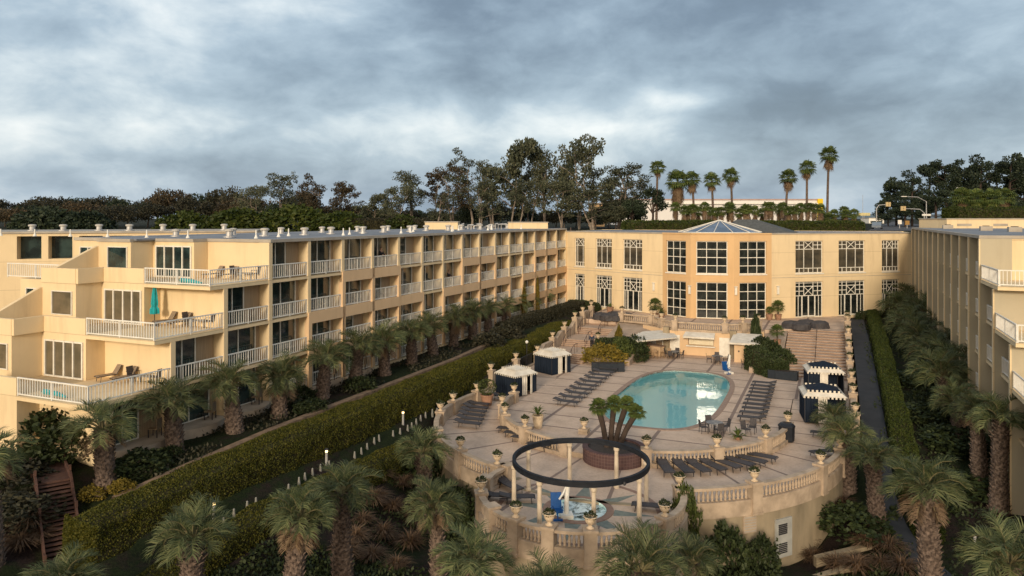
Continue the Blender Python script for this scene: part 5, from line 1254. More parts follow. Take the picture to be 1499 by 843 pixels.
PL(pz(1067, 547, 0), R(20), 'white pool lift with blue seat at the far corner of the pool', 'pool lift', 'pool lifts', 1.05)
PL(pz(829, 757, ZL), R(5), 'white pool lift with dark blue seat beside the spa', 'pool lift', 'pool lifts', 1.1)
# -- bin, pots, planters, covered furniture
p = pz(1151.5, 645, -.25); root = T('waste_bin', 'dark waste bin by the end of the pool balustrade', 'bin', (p.x, p.y, -.25), -TH)
MB().lathe([(.48, 0), (.52, .08), (.54, .95), (.56, 1.0)], 8).build('body', NAVY_P if 'NAVY_P' in globals() else M('dark_bin_plastic', (.010, .013, .019), (.016, .019, .026), 3, .55), root)
MB().lathe([(.58, 1.0), (.57, 1.1), (.42, 1.24), (.3, 1.27)], 8).build('lid', M('bin_lid', (.015, .018, .025), None, 3, .5), root)
def pot(name, label, loc, r, h, plant, mat=None, ps=1., group=None):
    root = T(name, label, 'potted plant', loc, rnd.uniform(0, 6), group); MB().lathe([(r*.7, 0), (r*.98, h*.9), (r*1.06, h*.9), (r*1.06, h), (r*.9, h), (r*.88, h*.86)], 14).build('pot', mat or TERRA, root, smooth=False)
    MB().lathe([(.01, h*.9), (r*.88, h*.88)], 12, cap=False).build('soil', SOIL, root); rr = random.Random(int(r*100+h*10)); m = MB()
    if plant == 'ball':
        for i in range(900):
            d = rdir(rr); leafy(m, Vector((d.x*.72, d.y*.72, .62+d.z*.6))*ps+Vector((0, 0, h)), d, rr, .11, .04)
        m.build('foliage', YG, root)
    elif plant == 'fan':
        m.tube([(0, 0, h*.8), (.05, 0, h+ps*.9)], .09, 7); m.build('trunk', BARK, root); m = MB(); tp = Vector((.05, 0, h+ps*.9))
        for k in range(30):
            a = k*2.4; e = R(lerp(85, -35, k/29)); fan_leaf(m, tp, Vector((math.cos(a)*math.cos(e), math.sin(a)*math.cos(e), math.sin(e))), rr, ps*.95, 10, .4)
        m.build('foliage', FANPALM, root)
    else:
        for k in range(34):
            a = k*2.4; e = R(rr.uniform(10, 80)); d = Vector((math.cos(a)*math.cos(e), math.sin(a)*math.cos(e), math.sin(e))); s = Vector((-math.sin(a), math.cos(a), 0))*.05; q = Vector((0, 0, h)); mm = q+d*ps*.6; ee = mm+(d+Vector((0, 0, -.8))).normalized()*ps*.4
            m.add((q-s*.4, q+s*.4, mm+s, mm-s, ee), ((0, 1, 2, 3), (3, 2, 4)))
        m.build('foliage', FANPALM, root)
    return root
YG = M_leaf('light_shrub_leaf', [(.03, .045, .012), (.07, .09, .022), (.11, .13, .035)], .2, .2)
p = pz(713, 592, -.2); pot('potted_shrub', 'round light-green shrub in a terracotta pot beside the left cabana', (p.x, p.y, -.2), .55, .85, 'ball')
p = pz(1222, 640, -.2); root = butia('potted_palm', 'young feather palm in a terracotta pot before the right cabana', 'palm tree', (p.x, p.y, .5), .6, .82, 1, None, .6); MB().lathe([(.42, -.72), (.58, .05), (.62, .1), (.5, .1)], 14).build('pot', TERRA, root)
p = pz(788, 631, 0); pot('potted_plant', 'spiky plant in a stone urn on the pool deck behind the left balustrade', (p.x, p.y+.8, 0), .42, .95, 'spiky', URN, .9)
p = pz(1080, 643, 0); pot('potted_plant', 'low spiky plant on the pool deck inside the right balustrade', (p.x, p.y, 0), .3, .2, 'spiky', TERRA, .8)
for k, (x, y, kind, ps, t) in enumerate([(958.5, 463, 'fan', 1.35, 'taller one left of the bowed bay'), (968.5, 463, 'spiky', 1.2, 'bushy one left of the bowed bay'), (1126.5, 465, 'fan', .7, 'shorter one right of the bowed bay'), (1139.5, 465, 'fan', 1.25, 'taller one right of the bowed bay')]):
    p = pz(x, y+3, TZ); pot('potted_palm', 'potted palm on the terrace, %s' % t, (p.x, p.y, TZ), .42, .7, kind, TERRA, ps*.8, 'potted palms on the terrace')
p = pz(895, 470, TZ); pot('potted_plant', 'planter box plant by the lobby door left', (pz(893, 458, TZ).x, pz(893, 458, TZ).y, TZ), .5, .8, 'spiky', TERRA, .7)
def covered(label, pts, seed):
    c = sum((pz(x, y, TZ) for x, y in pts), Vector())/len(pts); root = T('covered_furniture', label, 'furniture cover', (c.x, c.y, TZ), 0)
    for k, (x, y) in enumerate(pts):
        q = pz(x, y, TZ)-c; n_, rg = 16, 6; m = MB(); V = []
        for j in range(rg+1):
            t = j/rg; rr = .95*(1-.10*t)*math.cos(max(0, t-.62)/.38*math.pi/2)**.5 if t < 1 else .05
            for i in range(n_): a = 2*math.pi*i/n_; w = rr*(1+.10*noise.noise(Vector((math.cos(a)*2+seed, math.sin(a)*2, t*2+k)))); V.append((w*math.cos(a)*1.15+q.x, w*math.sin(a)+q.y, .88*t+.05*math.sin(3*a)*t*(t < 1)))
        m.add(V, [(j*n_+i, j*n_+(i+1) % n_, (j+1)*n_+(i+1) % n_, (j+1)*n_+i) for j in range(rg) for i in range(n_)]+[tuple(range(rg*n_, rg*n_+n_))]); m.build('cover', COVER, root)
    return root
COVER = M('grey_cover', (.070, .064, .066), (.042, .039, .042), 3, .75, .6, 5)
covered('furniture under dark grey covers on the left of the terrace', [(880, 467), (890, 468.5), (900, 465.5), (905, 469), (914, 467)], 1)
covered('furniture under dark grey covers at the top of the right stairs', [(1158, 480), (1173, 482), (1181, 478), (1200, 480)], 2)
# navy planter boxes and the shrubs behind them
def planter_box(label, p, rz, L):
    root = T('planter_box', label, 'planter', p, rz); m = MB(); m.box(-L/2, L/2, -.45, .45, 0, .8); m.build('box', M('navy_planter', (.010, .016, .025), (.017, .024, .034), 3, .5), root)
    for x in (-L/2-.02, L/2-.62): MB().box(x, x+.64, -.52, -.452, .02, .84).build('end_panel', bpy.data.materials['navy_planter'], root)
    MB().box(-L/2+.1, L/2-.1, -.35, .35, .79, .815).build('soil', SOIL, root); return root
p = pz(890.5, 544, 0); planter_box('navy planter box at the foot of the left stairs', (p.x, p.y+.4, 0), R(-2), 3.2)
p = pz(1149, 556, 0); planter_box('navy planter box at the foot of the right stairs', (p.x, p.y+.4, 0), R(-32), 2.6)
SP = [(886, 536, 3.2, 1.9, 1.8, YSHRUB, 'golden-leaved shrub behind the left navy planter'), (912, 534, 2.2, 1.6, 2.3, YG, 'upright yellow-green shrub beside the golden one'), (932, 530, 2.8, 1.8, 2.2, SHRUB, 'dark green shrub under the bar shade'), (908, 524, .6, .6, 2.7, YSHRUB, 'narrow golden column shrub on the left bank'),
      (1117, 536, 1.9, 1.5, 2.5, SHRUB, 'dark clipped shrub beside the bar kiosk'), (1132, 538, 2.2, 1.6, 2.4, SHRUB, 'dark shrub in the middle of the right bank'), (1150, 543, 2.0, 1.4, 1.8, SHRUB, 'dark shrub over the right navy planter'), (1112, 528, .8, .7, 3.9, SHRUB, 'tall narrow dark shrub against the bar column')]
for i, (x, y, a, b, h, mat, lab) in enumerate(SP):
    q = pz(x, y, 0); bush('shrub', lab, 'shrub', (q.x, q.y+1.2, .3), (a*.72, b*.72, h*.84), mat, i % 3, 2600, .14 if a > 1 else .3, .05 if a > 1 else .1)
hedge('shrub_bank', 'dense dark shrubbery on the bank beside the right stairs', [(-7.2, 78.6), (-6.4, 77.2), (-5.2, 76.0), (-4.9, 75.4)], 2.2, 2.2, SHRUB, 900, 41, .16, .06, lambda v, u: 0., lambda v, u: 1.5+.28*(u-75.4))
hedge('shrub_bank', 'dense dark shrubbery on the bank left of the bar shade', [(-23.0, 77.6), (-21.8, 79.0), (-21.0, 80.4)], 2.2, 2.2, SHRUB, 800, 42, .16, .06, lambda v, u: 0., lambda v, u: 2.1)
fan_p = pz(1138, 505, 1.6); pot('potted_palm', 'small fan palm in a pot at the top of the right bank', (fan_p.x, fan_p.y, 1.6), .4, .6, 'fan', TERRA, .95)
# ================================================================ POOL BAR
def bar():
    root = T('pool_bar', 'cream pool bar set in the terrace wall with awnings and white doors', 'bar building', at(-13.6, 84, 0), -TH); o = (-13.6, 84, 0)
    m = MB(o); F3 = [(-16.9, 84.0), (-16.3, 83.85), (-10.9, 83.85), (-10.3, 84.0)]
    wall_open(m, (-17.0, 83.9), (-10.2, 83.9), -.05, TZ-.04, [(2.15, 4.95, 1.15, 2.15)], .5); m.build('wall', PEACHL, root)
    m = MB(o); m.prism([(-20.6, 86.6), (-17.05, 84.05), (-17.05, 84.4), (-20.6, 87.2)], -.05, TZ-.04); m.prism([(-10.15, 84.05), (-7.0, 86.6), (-7.0, 87.2), (-10.15, 84.4)], -.05, TZ-.04); m.build('side_wall', PEACHL, root)
    for x0, x1 in ((-16.85, -15.75), (-11.45, -10.35)):
        m = MB(o); m.box(x0, x1, 83.80, 83.895, .02, 2.15); m.build('door', WFRAME, root)
    for v in (-17.25, -9.95):
        m = MB(o); m.box(v-.33, v+.33, 83.5, 84.1, 0, TZ+.3); m.build('pillar', STONED, root)
    m = MB(o); m.box(-14.75, -12.1, 83.96, 84.0, 1.2, 2.12)
    for k in range(9): m.box(-14.75, -12.1, 83.93, 83.965, 1.22+k*.1, 1.29+k*.1)
    m.build('shutter', M('pale_shutter', (.74, .66, .50), (.66, .58, .42), 1, .6), root)
    m = MB(o); m.box(-15.0, -11.85, 83.45, 83.895, 1.02, 1.12); m.build('counter', WFRAME, root)
    def awn(v0, v1, u, zt, zb, out):
        m = MB(o); m.add([(v0, u, zt), (v1, u, zt), (v1+.1, u-out, zb), (v0-.1, u-out, zb), (v0-.1, u-out, zb-.18), (v1+.1, u-out, zb-.18), (v0, u, zt-.05), (v1, u, zt-.05)], ((0, 1, 2, 3), (3, 2, 5, 4), (0, 3, 6), (1, 7, 2))); m.build('awning', CANVAS, root)
    awn(-15.1, -11.9, 83.84, 2.62, 2.25, 1.25)
    # kiosk on the right
    m = MB(o); m.box(-9.6, -7.25, 81.6, 84.8, 0, 2.2); m.build('kiosk', PEACHL, root); m = MB(o); m.box(-7.6, -6.4, 80.9, 81.5, 0, 1.25); m.build('kiosk', PEACHL, root)
    awn(-9.9, -7.0, 84.0, 2.75, 2.2, 3.3); m = MB(o)
    for x, z in ((-9.2, 1.1), (-8.0, 1.15), (-7.7, 1.1)): m.box(x, x+.14, 81.55, 81.6, z, z+.16)
    m.build('hatch', BLACK, root)
    # counter on the left
    m = MB(o); m.prism([(-20.6, 83.2), (-17.5, 81.7), (-17.2, 82.4), (-20.3, 83.9)], 0, 1.05); m.build('bar_counter', PEACHL, root); m = MB(o); m.prism([(-20.8, 83.1), (-17.45, 81.5), (-17.05, 82.5), (-20.4, 84.1)], 1.05, 1.13); m.build('counter_top', COPING, root)
    m = MB(o); m.obox((-19.0, 84.6, 1.1), (1.1, .06, .85), Matrix.Rotation(R(-35), 3, 'Z')); m.build('notice', WFRAME, root)
PEACHL = M_stucco('warm_stucco', (.66, .47, .29))
bar()
# flat white shade over the bar counter
sh = [pY(921, 494.5, 80.5), pY(941, 485, 84.), pY(983, 482, 85.5), pY(992, 493.5, 81.5), pY(934, 499, 78.8)]
c = sum(sh, Vector())/5; root = T('shade_canopy', 'large flat white shade canopy over the bar counter', 'shade', (c.x, c.y, 0))
m = MB(); m.add([q-Vector((c.x, c.y, 0)) for q in (sh[0], sh[1], sh[2], sh[3], sh[4])]+[q-Vector((c.x, c.y, .14)) for q in sh], ((0, 1, 2, 3, 4), (9, 8, 7, 6, 5), (0, 4, 9, 5), (4, 3, 8, 9), (3, 2, 7, 8), (2, 1, 6, 7), (1, 0, 5, 6))); m.build('canopy', CANVAS, root)
m = MB(); m.tube([(1.5, 1.6, 0), (1.5, 1.6, sh[2].z-.1)], .06, 6); m.build('post', WHITE, root); m = MB(); m.tube([(-1.2, 1.8, 0), (-1.2, 1.8, sh[1].z-.15)], .06, 6); m.build('post', WHITE, root)
def make_stool(label, cat):
    root = T('bar_stool', label, cat); MB().box(-.2, .2, -.2, .2, .74, .79).build('seat', M_STOOL, root); MB().box(-.2, .2, -.22, -.18, .79, 1.12).build('backrest', M_STOOL, root)
    for x in (-.18, .18):
        for y in (-.18, .18): MB().tube([(x, y, .75), (x*1.2, y*1.2, 0)], .022, 4).build('leg', M_STOOL, root)
    MB().tube([(-.2, -.2, .3), (.2, -.2, .3), (.2, .2, .3), (-.2, .2, .3), (-.2, -.2, .3)], .016, 4).build('footrest', M_STOOL, root); return root
M_STOOL = M('stool_bamboo', (.33, .22, .13), (.24, .16, .09), 6, .6); ST = Kind(make_stool)
for i, (x, y) in enumerate([(948.5, 525.5), (959.5, 525), (969.5, 524.5), (980, 524)]):
    q = pz(x, y, 0); ST((q.x, q.y, 0), R(-20), 'slim bar stool at the counter, %s from the left' % ORD[i], 'stool', 'bar stools')
# stair handrails
def handrail(label, v, us, segs):
    root = T('handrail', label, 'handrail', at(v, us[0], stair_z(segs, us[0]+.1)), -TH); o = (v, us[0], stair_z(segs, us[0]+.1)); pts = [(v, u, stair_z(segs, u+.1)+.95) for u in us]
    m = MB(o); m.tube([(v, us[0]-.3, pts[0][2]-.2)]+pts+[(v, us[-1]+.3, pts[-1][2]-.05)], .03, 5); m.build('rail', RAILB, root)
    for p in pts: MB(o).tube([p, (v, p[1], p[2]-.97)], .025, 5).build('post', RAILB, root)
RAILB = M('bronze_rail', (.09, .06, .05), None, 3, .5)
A = [segL[0][0]-.1, segL[4][0]+.1]; 
for v, t in ((-27.9, 'left'), (-25.4, 'right')):
    for k, (i0, i1) in enumerate(((0, 4), (5, 8), (9, 12), (13, 16))): handrail('bronze handrail on the left stairs, %s side, %s flight from the bottom' % (t, ORD[k]), v, [segL[i0][0]-.2, (segL[i0][0]+segL[i1][0])/2, segL[i1][0]+.3, segL[i1][0]+1.2], segL)
handrail('dark handrail down the middle of the wide right stairs', -1.6, [segR[0][0]]+[segR[i][0] for i in (3, 6, 9, 12, 15)], segR)
# ================================================================ PEOPLE
def skin(name, joints, edges, mat, parent, sub=2):
    me = bpy.data.meshes.new(name); me.from_pydata([j[:3] for j in joints], edges, []); o = bpy.data.objects.new(name, me); COL.objects.link(o)
    md = o.modifiers.new('s', 'SKIN'); o.modifiers.new('b', 'SUBSURF').levels = sub
    if not me.skin_vertices: me.skin_vertices.new()
    for i, j in enumerate(joints): me.skin_vertices[0].data[i].radius = (j[3], j[3] if len(j) < 5 else j[4])
    me.skin_vertices[0].data[0].use_root = True
    bpy.context.view_layer.update(); dg = bpy.context.evaluated_depsgraph_get(); m2 = bpy.data.meshes.new_from_object(o.evaluated_get(dg)); bpy.data.objects.remove(o); m2.name = name; m2.materials.clear(); m2.materials.append(mat)
    m2.polygons.foreach_set('use_smooth', [True]*len(m2.polygons)); ob = OB(name, m2, parent); return ob
SKIN = M('skin', (.45, .26, .17), None, 4, .6); HAIR = M('dark_hair', (.02, .014, .01), None, 4, .7)
def person(label, loc, rz, jacket, trousers, walk=.0, group=None, arms=0.):
    root = T('person', label, 'person', loc, rz, group); w = walk
    J = [(0, 0, .95, .15, .11), (0, 0, 1.15, .14, .10), (0, 0, 1.38, .17, .10), (0, 0, 1.50, .06), (0, -.02, 1.60, .085, .10), (0, -.02, 1.70, .08, .095),
         (.20, 0, 1.40, .06), (.25, arms*-.12+w*.1, 1.12, .045), (.22, arms*-.35+w*.2-.05, .95 if not arms else 1.08, .035), (.21, arms*-.42+w*.25-.06, .87 if not arms else 1.08, .03),
         (-.20, 0, 1.40, .06), (-.25, arms*-.12-w*.1, 1.12, .045), (-.22, arms*-.35-w*.25-.05, .95 if not arms else 1.08, .035), (-.21, arms*-.42-w*.3-.06, .87 if not arms else 1.08, .03),
         (.10, 0, .90, .10), (.11, -w*.5-.01, .50, .07), (.11, -w*.35, .08, .05), (.11, -w*.35-.14, .04, .04), (-.10, 0, .90, .10), (-.11, w*.35-.03, .50, .07), (-.11, w*.8, .09, .05), (-.11, w*.8-.13, .04, .04)]
    E = [(0, 1), (1, 2), (2, 3), (3, 4), (4, 5), (2, 6), (6, 7), (7, 8), (8, 9), (2, 10), (10, 11), (11, 12), (12, 13), (0, 14), (14, 15), (15, 16), (16, 17), (0, 18), (18, 19), (19, 20), (20, 21)]
    b = skin('body', J, E, SKIN, root)
    g = lambda idx, k: [(*J[i][:3], *(q+k for q in J[i][3:])) for i in idx]
    idx = [1, 0, 2, 6, 7, 8, 10, 11, 12]; e = [(0, 1), (0, 2), (2, 3), (3, 4), (4, 5), (2, 6), (6, 7), (7, 8)]; skin('jacket', g(idx, .022), e, jacket, root)
    idx = [0, 14, 15, 16, 18, 19, 20]; skin('trousers', g(idx, .018), [(0, 1), (1, 2), (2, 3), (0, 4), (4, 5), (5, 6)], trousers, root)
    skin('shoes', [(*J[16][:2], .06, .055), (*J[17][:2], .045, .05)], [(0, 1)], BLACK, root); skin('shoes', [(*J[20][:2], .07, .055), (*J[21][:2], .045, .05)], [(0, 1)], BLACK, root)
    skin('hair', [(0, .015, 1.66, .09), (0, .0, 1.745, .085)], [(0, 1)], HAIR, root); return root
CLB, CLD, CLG = M('navy_cloth', (.03, .045, .075), None, 4, .85), M('black_cloth', (.012, .013, .016), None, 4, .85), M('dark_trousers', (.02, .021, .026), None, 4, .85)
px_ = pz(869, 508, stair_z(segL, 80)); v, u = UV(px_.x, px_.y)
person('person in a navy jacket and dark trousers walking up the left stairs', at(-24.6, 79.2, stair_z(segL, 79.2)), R(170), CLB, CLG, .28)
def on_balcony(b, l): return LV-.55, LU+(b+.5)*LB, FLZ[l]+.03
v, u, z = on_balcony(3, 4); person('person in black leaning on a top-floor balcony railing', at(v, u, z), R(90)-TH, CLD, CLG, 0, None, .8)
v, u, z = on_balcony(6, 3); person('person in dark clothes on a third-floor balcony, farther along', at(v, u, z), R(90)-TH, CLD, CLG, 0, None, .7)
# ================================================================ BALCONY AND TERRACE FURNITURE
def make_bchair(label, cat):
    root = T('balcony_chair', label, cat); MB().box(-.24, .24, -.24, .24, .41, .45).build('seat', M_BCH, root); MB().box(-.24, .24, .20, .24, .45, .92).build('backrest', M_BCH, root)
    for x in (-.22, .22):
        for y in (-.22, .22): MB().box(x-.02, x+.02, y-.02, y+.02, 0, .41).build('leg', BLACK, root)
    return root
M_BCH = M('tan_chair_sling', (.26, .19, .12), (.19, .14, .09), 6, .8); BC = Kind(make_bchair)
for l in (4, 3, 2):
    for b in range(-(4-l), LN):
        ua = LU+b*LB if b >= 0 else LUL[4+b]
        if b >= 11 and l < 3: continue
        BC(at(LV-.8, ua+LB*.66+.25*((b*7+l) % 3-1), FLZ[l]+.01), R(-60+40*((b+l) % 3))-TH, 'tan chair behind the %s balcony railing, %s bay from the near end' % (LEVEL[l], ORD[b+4-l]), 'chair', 'chairs on the left wing balconies')
# ground-floor patios of the near bays
for b in range(-3, 3):
    ua = LU+b*LB if b >= 0 else LUL[4+b]; cx = LV+.3; o = at(LV+.2, ua+LB/2, 0); m = MB((LV+.2, ua+LB/2, 0))
    pts = [(LV-1.55, ua+.2), (LV+.15, ua+.2)]+[(LV+.15+.75*math.sin(math.pi*i/8), ua+.2+(LB-.4)*i/8) for i in range(1, 8)]+[(LV+.15, ua+LB-.2), (LV-1.55, ua+LB-.2)]
    m.prism(pts, FLZ[1]-1.8, FLZ[1]+.012); pt = m.build('patio', PATIOM if 'PATIOM' in globals() else M('patio_concrete', (.46, .37, .28), (.36, .29, .22), 1, .85), None, o, -TH); PATIOM = pt.data.materials[0]; setting(pt, label='small rounded patio of a ground-floor room')
    BC(at(LV-.25, ua+LB*.74, FLZ[1]+.012), R(-70)-TH, 'tan patio chair at the %s ground-floor room from the near end' % ORD[b+3], 'chair', 'ground-floor patio chairs', 1.15)
for l in (2, 3, 4):
    ue = LUL[l]; z = FLZ[l]+.03
    for k in range(2):
        LGR(at(LV-5.0+k*1.5, ue-1.5+.5, z+.0) if False else at(LV-4.6+k*1.35, ue-.62, z), R(75)-TH, 'tan lounger with raised back on the %s end terrace, %s of the pair' % ({4: 'top', 3: 'middle', 2: 'lowest'}[l], ('left', 'right')[k]), 'sun lounger', 'loungers on the end terraces', (.8, 1, 1.05))
    if l < 4 or True:
        q = at(LV-1.9, LUL[l]-.35, z); t = T('side_table', 'dark low table behind the railing of the %s end terrace' % {4: 'top', 3: 'middle', 2: 'lowest'}[l], 'table', q); MB().box(-.45, .45, -.3, .3, .42, .47).build('table_top', TTOP, t)
        for x in (-.4, .4):
            for y in (-.26, .26): MB().box(x-.025, x+.025, y-.025, y+.025, 0, .42).build('leg', BLACK, t)
        for k, (dv, du) in enumerate(((-.9, -.1), (.85, .1))): CH(at(LV-1.9+dv, LUL[l]-.35+du, z), (math.pi if k == 0 else 0)-TH, 'dark chair on the %s end terrace, %s of its table' % ({4: 'top', 3: 'middle', 2: 'lowest'}[l], ('left', 'right')[k]), 'chair', 'chairs on the end terraces')
    if l in (4, 2):
        q = at(LV-3.4 if l == 2 else LV-2.2, LUL[l-1]-.75, z); t = T('folded_parasol', 'teal parasol lying folded behind the %s end terrace railing' % ('top' if l == 4 else 'lowest'), 'parasol', q, -TH); MB().tube([(-.9, 0, .25), (0, .05, .22), (.9, 0, .12)], [.16, .14, .06], 8).build('canopy', TEAL, t); MB().tube([(-1.2, 0, .26), (1.0, 0, .1)], .025, 5).build('pole', BLACK, t)
q = at(LV-5.2, LUL[3]-1.0, FLZ[3]+.03); root = T('closed_parasol', 'closed teal parasol standing on the middle end terrace', 'parasol', q)
MB().tube([(0, 0, 0), (0, 0, 2.6)], .03, 6).build('pole', DBARK, root); m = MB(); n = 16
m.add([( (.06+.20*k)*(1+.25*math.cos(6*2*math.pi*i/n))*math.cos(2*math.pi*i/n), (.06+.20*k)*(1+.25*math.cos(6*2*math.pi*i/n))*math.sin(2*math.pi*i/n), z) for k, z in ((1.05, .78), (1, 1.1), (.55, 1.25), (.7, 1.45), (.45, 2.1), (0, 2.75)) for i in range(n)], [(j*n+i, j*n+(i+1) % n, (j+1)*n+(i+1) % n, (j+1)*n+i) for j in range(5) for i in range(n)])
m.build('canopy', TEAL, root); MB().lathe([(.25, 0), (.25, .08), (.05, .1)], 10).build('base', BLACK, root)
for k in range(2): LGR(at(LV-16.2-1.6*k, LUL[4]-2.2, FLZ[4]+.03), R(80)-TH, 'tan lounger far left on the top terrace, %s of two' % ('right', 'left')[k], 'sun lounger', 'loungers on the end terraces', (.8, 1, 1.05))
LGR(at(LV-17.6, LUL[3]-2.2, FLZ[3]+.03), R(80)-TH, 'tan lounger far left on the middle terrace by the sloping wall', 'sun lounger', None, (.8, 1, 1.05))
# ================================================================ ROOF THINGS
def make_vent(label, cat):
    root = T('roof_vent', label, cat); MB().lathe([(.62, 0), (.62, .12), (.36, .16), (.36, .62)], 14).build('stack', METAL, root); MB().lathe([(.36, .62), (.50, .66), (.50, .86), (.34, .92), (.05, .95)], 14).build('cowl', M_VENT, root); return root
M_VENT = M('vent_paint', (.50, .47, .42), (.38, .36, .32), 3, .6); VT = Kind(make_vent)
def make_cone(label, cat):
    return MB().lathe([(.22, 0), (.13, .2), (.07, .35), (.07, .8), (.02, .85)], 8).build('vent_pipe', WHITE)
CN = Kind(make_cone)
zr = RZ+.225
for k in range(13): VT(at(LV-6.4-.5*(k % 2), 43.5+k*4.4, zr), 0, 'pale mushroom vent on the left wing roof, front row, %s from the near end' % ORD[k], 'roof vent', 'front roof vents of the left wing', .72)
for k in range(8): VT(at(LV-12.5, 44+k*6.2, zr), 0, 'pale mushroom vent on the left wing roof, back row, %s from the near end' % ORD[k], 'roof vent', 'back roof vents of the left wing', .65)
for k in range(16): CN(at(LV-2.6-1.3*(k % 3), 42.2+k*3.3+.6*(k % 2), zr), 0, 'thin white vent pipe on the left wing roof, %s from the near end' % ORD[k], 'vent pipe', 'vent pipes of the left wing', .75)
for k in range(6): CN(at(LV-8-4*k, 41.0-.2*k, zr), 0, 'thin white vent pipe on the near edge of the roof, %s from the right' % ORD[k], 'vent pipe', 'vent pipes of the near roof edge', .7)
def roofbox(label, x0, x1, yt, Y, z0, dep, mat=CREAM):
    a, b = (x0-HX)*Y/F, (x1-HX)*Y/F; zt = CZ-(yt-HY)*Y/F; root = T('roof_housing', label, 'roof housing', ((a+b)/2, Y, z0)); w = (b-a)/2; m = MB(); m.box(-w, w, 0, dep, 0, zt-z0); m.build('wall', mat, root); m = MB(); m.box(-w-.08, w+.08, -.08, dep+.08, zt-z0, zt-z0+.12); m.build('cap', ROOFE, root); return root
roofbox('low cream housing on the far end of the left wing roof, left one', 622, 670, 325.5, 97, zr, 4); roofbox('low cream housing on the far end of the left wing roof, right one', 744, 802, 326, 104, zr, 3)
h_ = roofbox('long cream plant housing on the right wing roof', 1386, 1500, 321, 88, zr+.1, 6)
for k in range(2): MB().box(-3.4+k*4.3, -1.7+k*4.3, -.05, -.002, .45, .72).build('louvre', ROOFE, h_)
root = T('roof_ducts', 'tangle of pipes and small ducts on the left wing roof', 'roof ducts', pY(705, 331, 98)); root.location.z = zr; m = MB(); r_ = random.Random(2)
for k in range(14):
    x = -2.6+k*.4; h = r_.uniform(.25, .7); m.tube([(x, r_.uniform(-.6, .6), 0), (x, 0, h), (x+r_.uniform(.2, .8), .2, h+.04)], .10, 6)
m.build('pipes', METAL, root)
def make_ac(label, cat):
    root = T('air_conditioner', label, cat); MB().box(-.5, .5, -.38, .38, .08, .6).build('casing', ROOFE, root); MB().lathe([(.3, .6), (.3, .66)], 12).build('fan_grille', BLACK, root); return root
AC = Kind(make_ac)
for k, (v, u) in enumerate([(12.2, 106), (13.6, 84), (14.8, 78), (16.4, 75), (12.0, 97)]): AC(at(v, u, zr+.1), -TH, 'grey air-conditioning unit on the right wing roof, %s of them' % ('farthest', 'third', 'second', 'nearest', 'fourth')[k], 'air conditioner', 'air conditioners on the right roof')
root = T('drainpipe', 'copper-brown rain pipe where the left wing meets the lobby', 'drainpipe', at(-35.3, 103.25, 0), -TH); MB().tube([(0, 0, 2.4), (0, 0, 13.9)], .09, 6).build('pipe', RAILB, root)
def rear():
    a, b = Vector((-58, 71)), Vector((-27.5, 80.)); d = (b-a).normalized(); L = (b-a).length; c = (a+b)/2; root = T('rear_hotel_wing', 'flat-roofed cream wing whose top storey shows above the near roof', 'hotel building', (c.x, c.y, 2.4)); o = (c.x, c.y, 2.4); m = MB(o); n = Vector((-d.y, d.x)); zt = 13.75
    ops = [(9.2+i*2.75*1.0, 9.2+i*2.75+2.15, 11.2, 13.48) for i in range(8)]; wall_open(m, a, b, 2, zt, ops, 1.2)
    q = [a, b, b+n*13, a+n*13]; 
    for s, e in ((q[1], q[2]), (q[2], q[3]), (q[3], q[0])): m.quad((*s, 2), (*e, 2), (*e, zt), (*s, zt))
    m.build('wall', CREAM, root)
    for s, e, z0, z1 in ops:
        w = MB(o); p, r = a+d*s+n*1.15, a+d*e+n*1.15; w.quad((*p, z0), (*r, z0), (*r, z1), (*p, z1)); w.build('window', GLASS, root)
    m = MB(o); m.prism([tuple(v_) for v_ in (a-n*.15, b-n*.15, b+n*13, a+n*13)], zt, zt+.2); m.build('roof', ROOFE, root)
    for k in range(8):
        p = a+d*(6.5+k*3.1)+n*(2.2+(k % 2)); VT((p.x, p.y, zt+.2), 0, 'pale mushroom vent on the rear wing roof, %s from the left' % ORD[k], 'roof vent', 'roof vents of the rear wing', .75)
rear()
# ================================================================ GARDEN FURNITURE
def make_post(label, cat): return MB().lathe([(.10, -.2), (.09, .05), (.05, .34), (.06, .37), (.02, .42)], 8).build('path_post', M('post_paint', (.26, .25, .22), (.18, .17, .15), 4, .7))
PST = Kind(make_post)
for i in range(34):
    u = 24.5+i*.78+(.18 if i % 5 == 2 else 0)
    if i in (9, 10, 17, 18, 24): continue
    v = -28.05+.12*math.sin(u); w = at(v, u); PST((w.x, w.y, G(w.x, w.y)), 0, 'short white tapered post in the row at the foot of the long hedge', 'path post', 'white path posts')
EMB = bpy.data.materials.new('lamp_glow'); EMB.use_nodes = True; EMB.node_tree.nodes['Principled BSDF'].inputs['Emission Color'].default_value = (1, .62, .22, 1); EMB.node_tree.nodes['Principled BSDF'].inputs['Emission Strength'].default_value = 3.5
def make_bollard(label, cat):
    root = T('bollard_lamp', label, cat); MB().lathe([(.09, -.2), (.08, 0), (.08, .82)], 8).build('post', METAL, root); MB().lathe([(.075, .82), (.075, .95)], 8).build('lamp_glass', EMB, root); MB().lathe([(.13, .95), (.12, 1.0), (.03, 1.06)], 8).build('cap', BLACK, root); return root
BL = Kind(make_bollard)
for (x, y, lab) in [(313, 764, 'lit bollard lamp beside the feather palm on the left slope'), (478, 682, 'lit bollard lamp above the split-crowned palm'), (590, 622, 'pale bollard lamp by the white posts near the lower deck'), (1427, 803, 'lit bollard lamp on the dark right slope'), (660, 575, 'bollard lamp at the hedge by the left deck wall')]:
    BL(pg(x, y), 0, lab, 'lamp', 'bollard lamps')
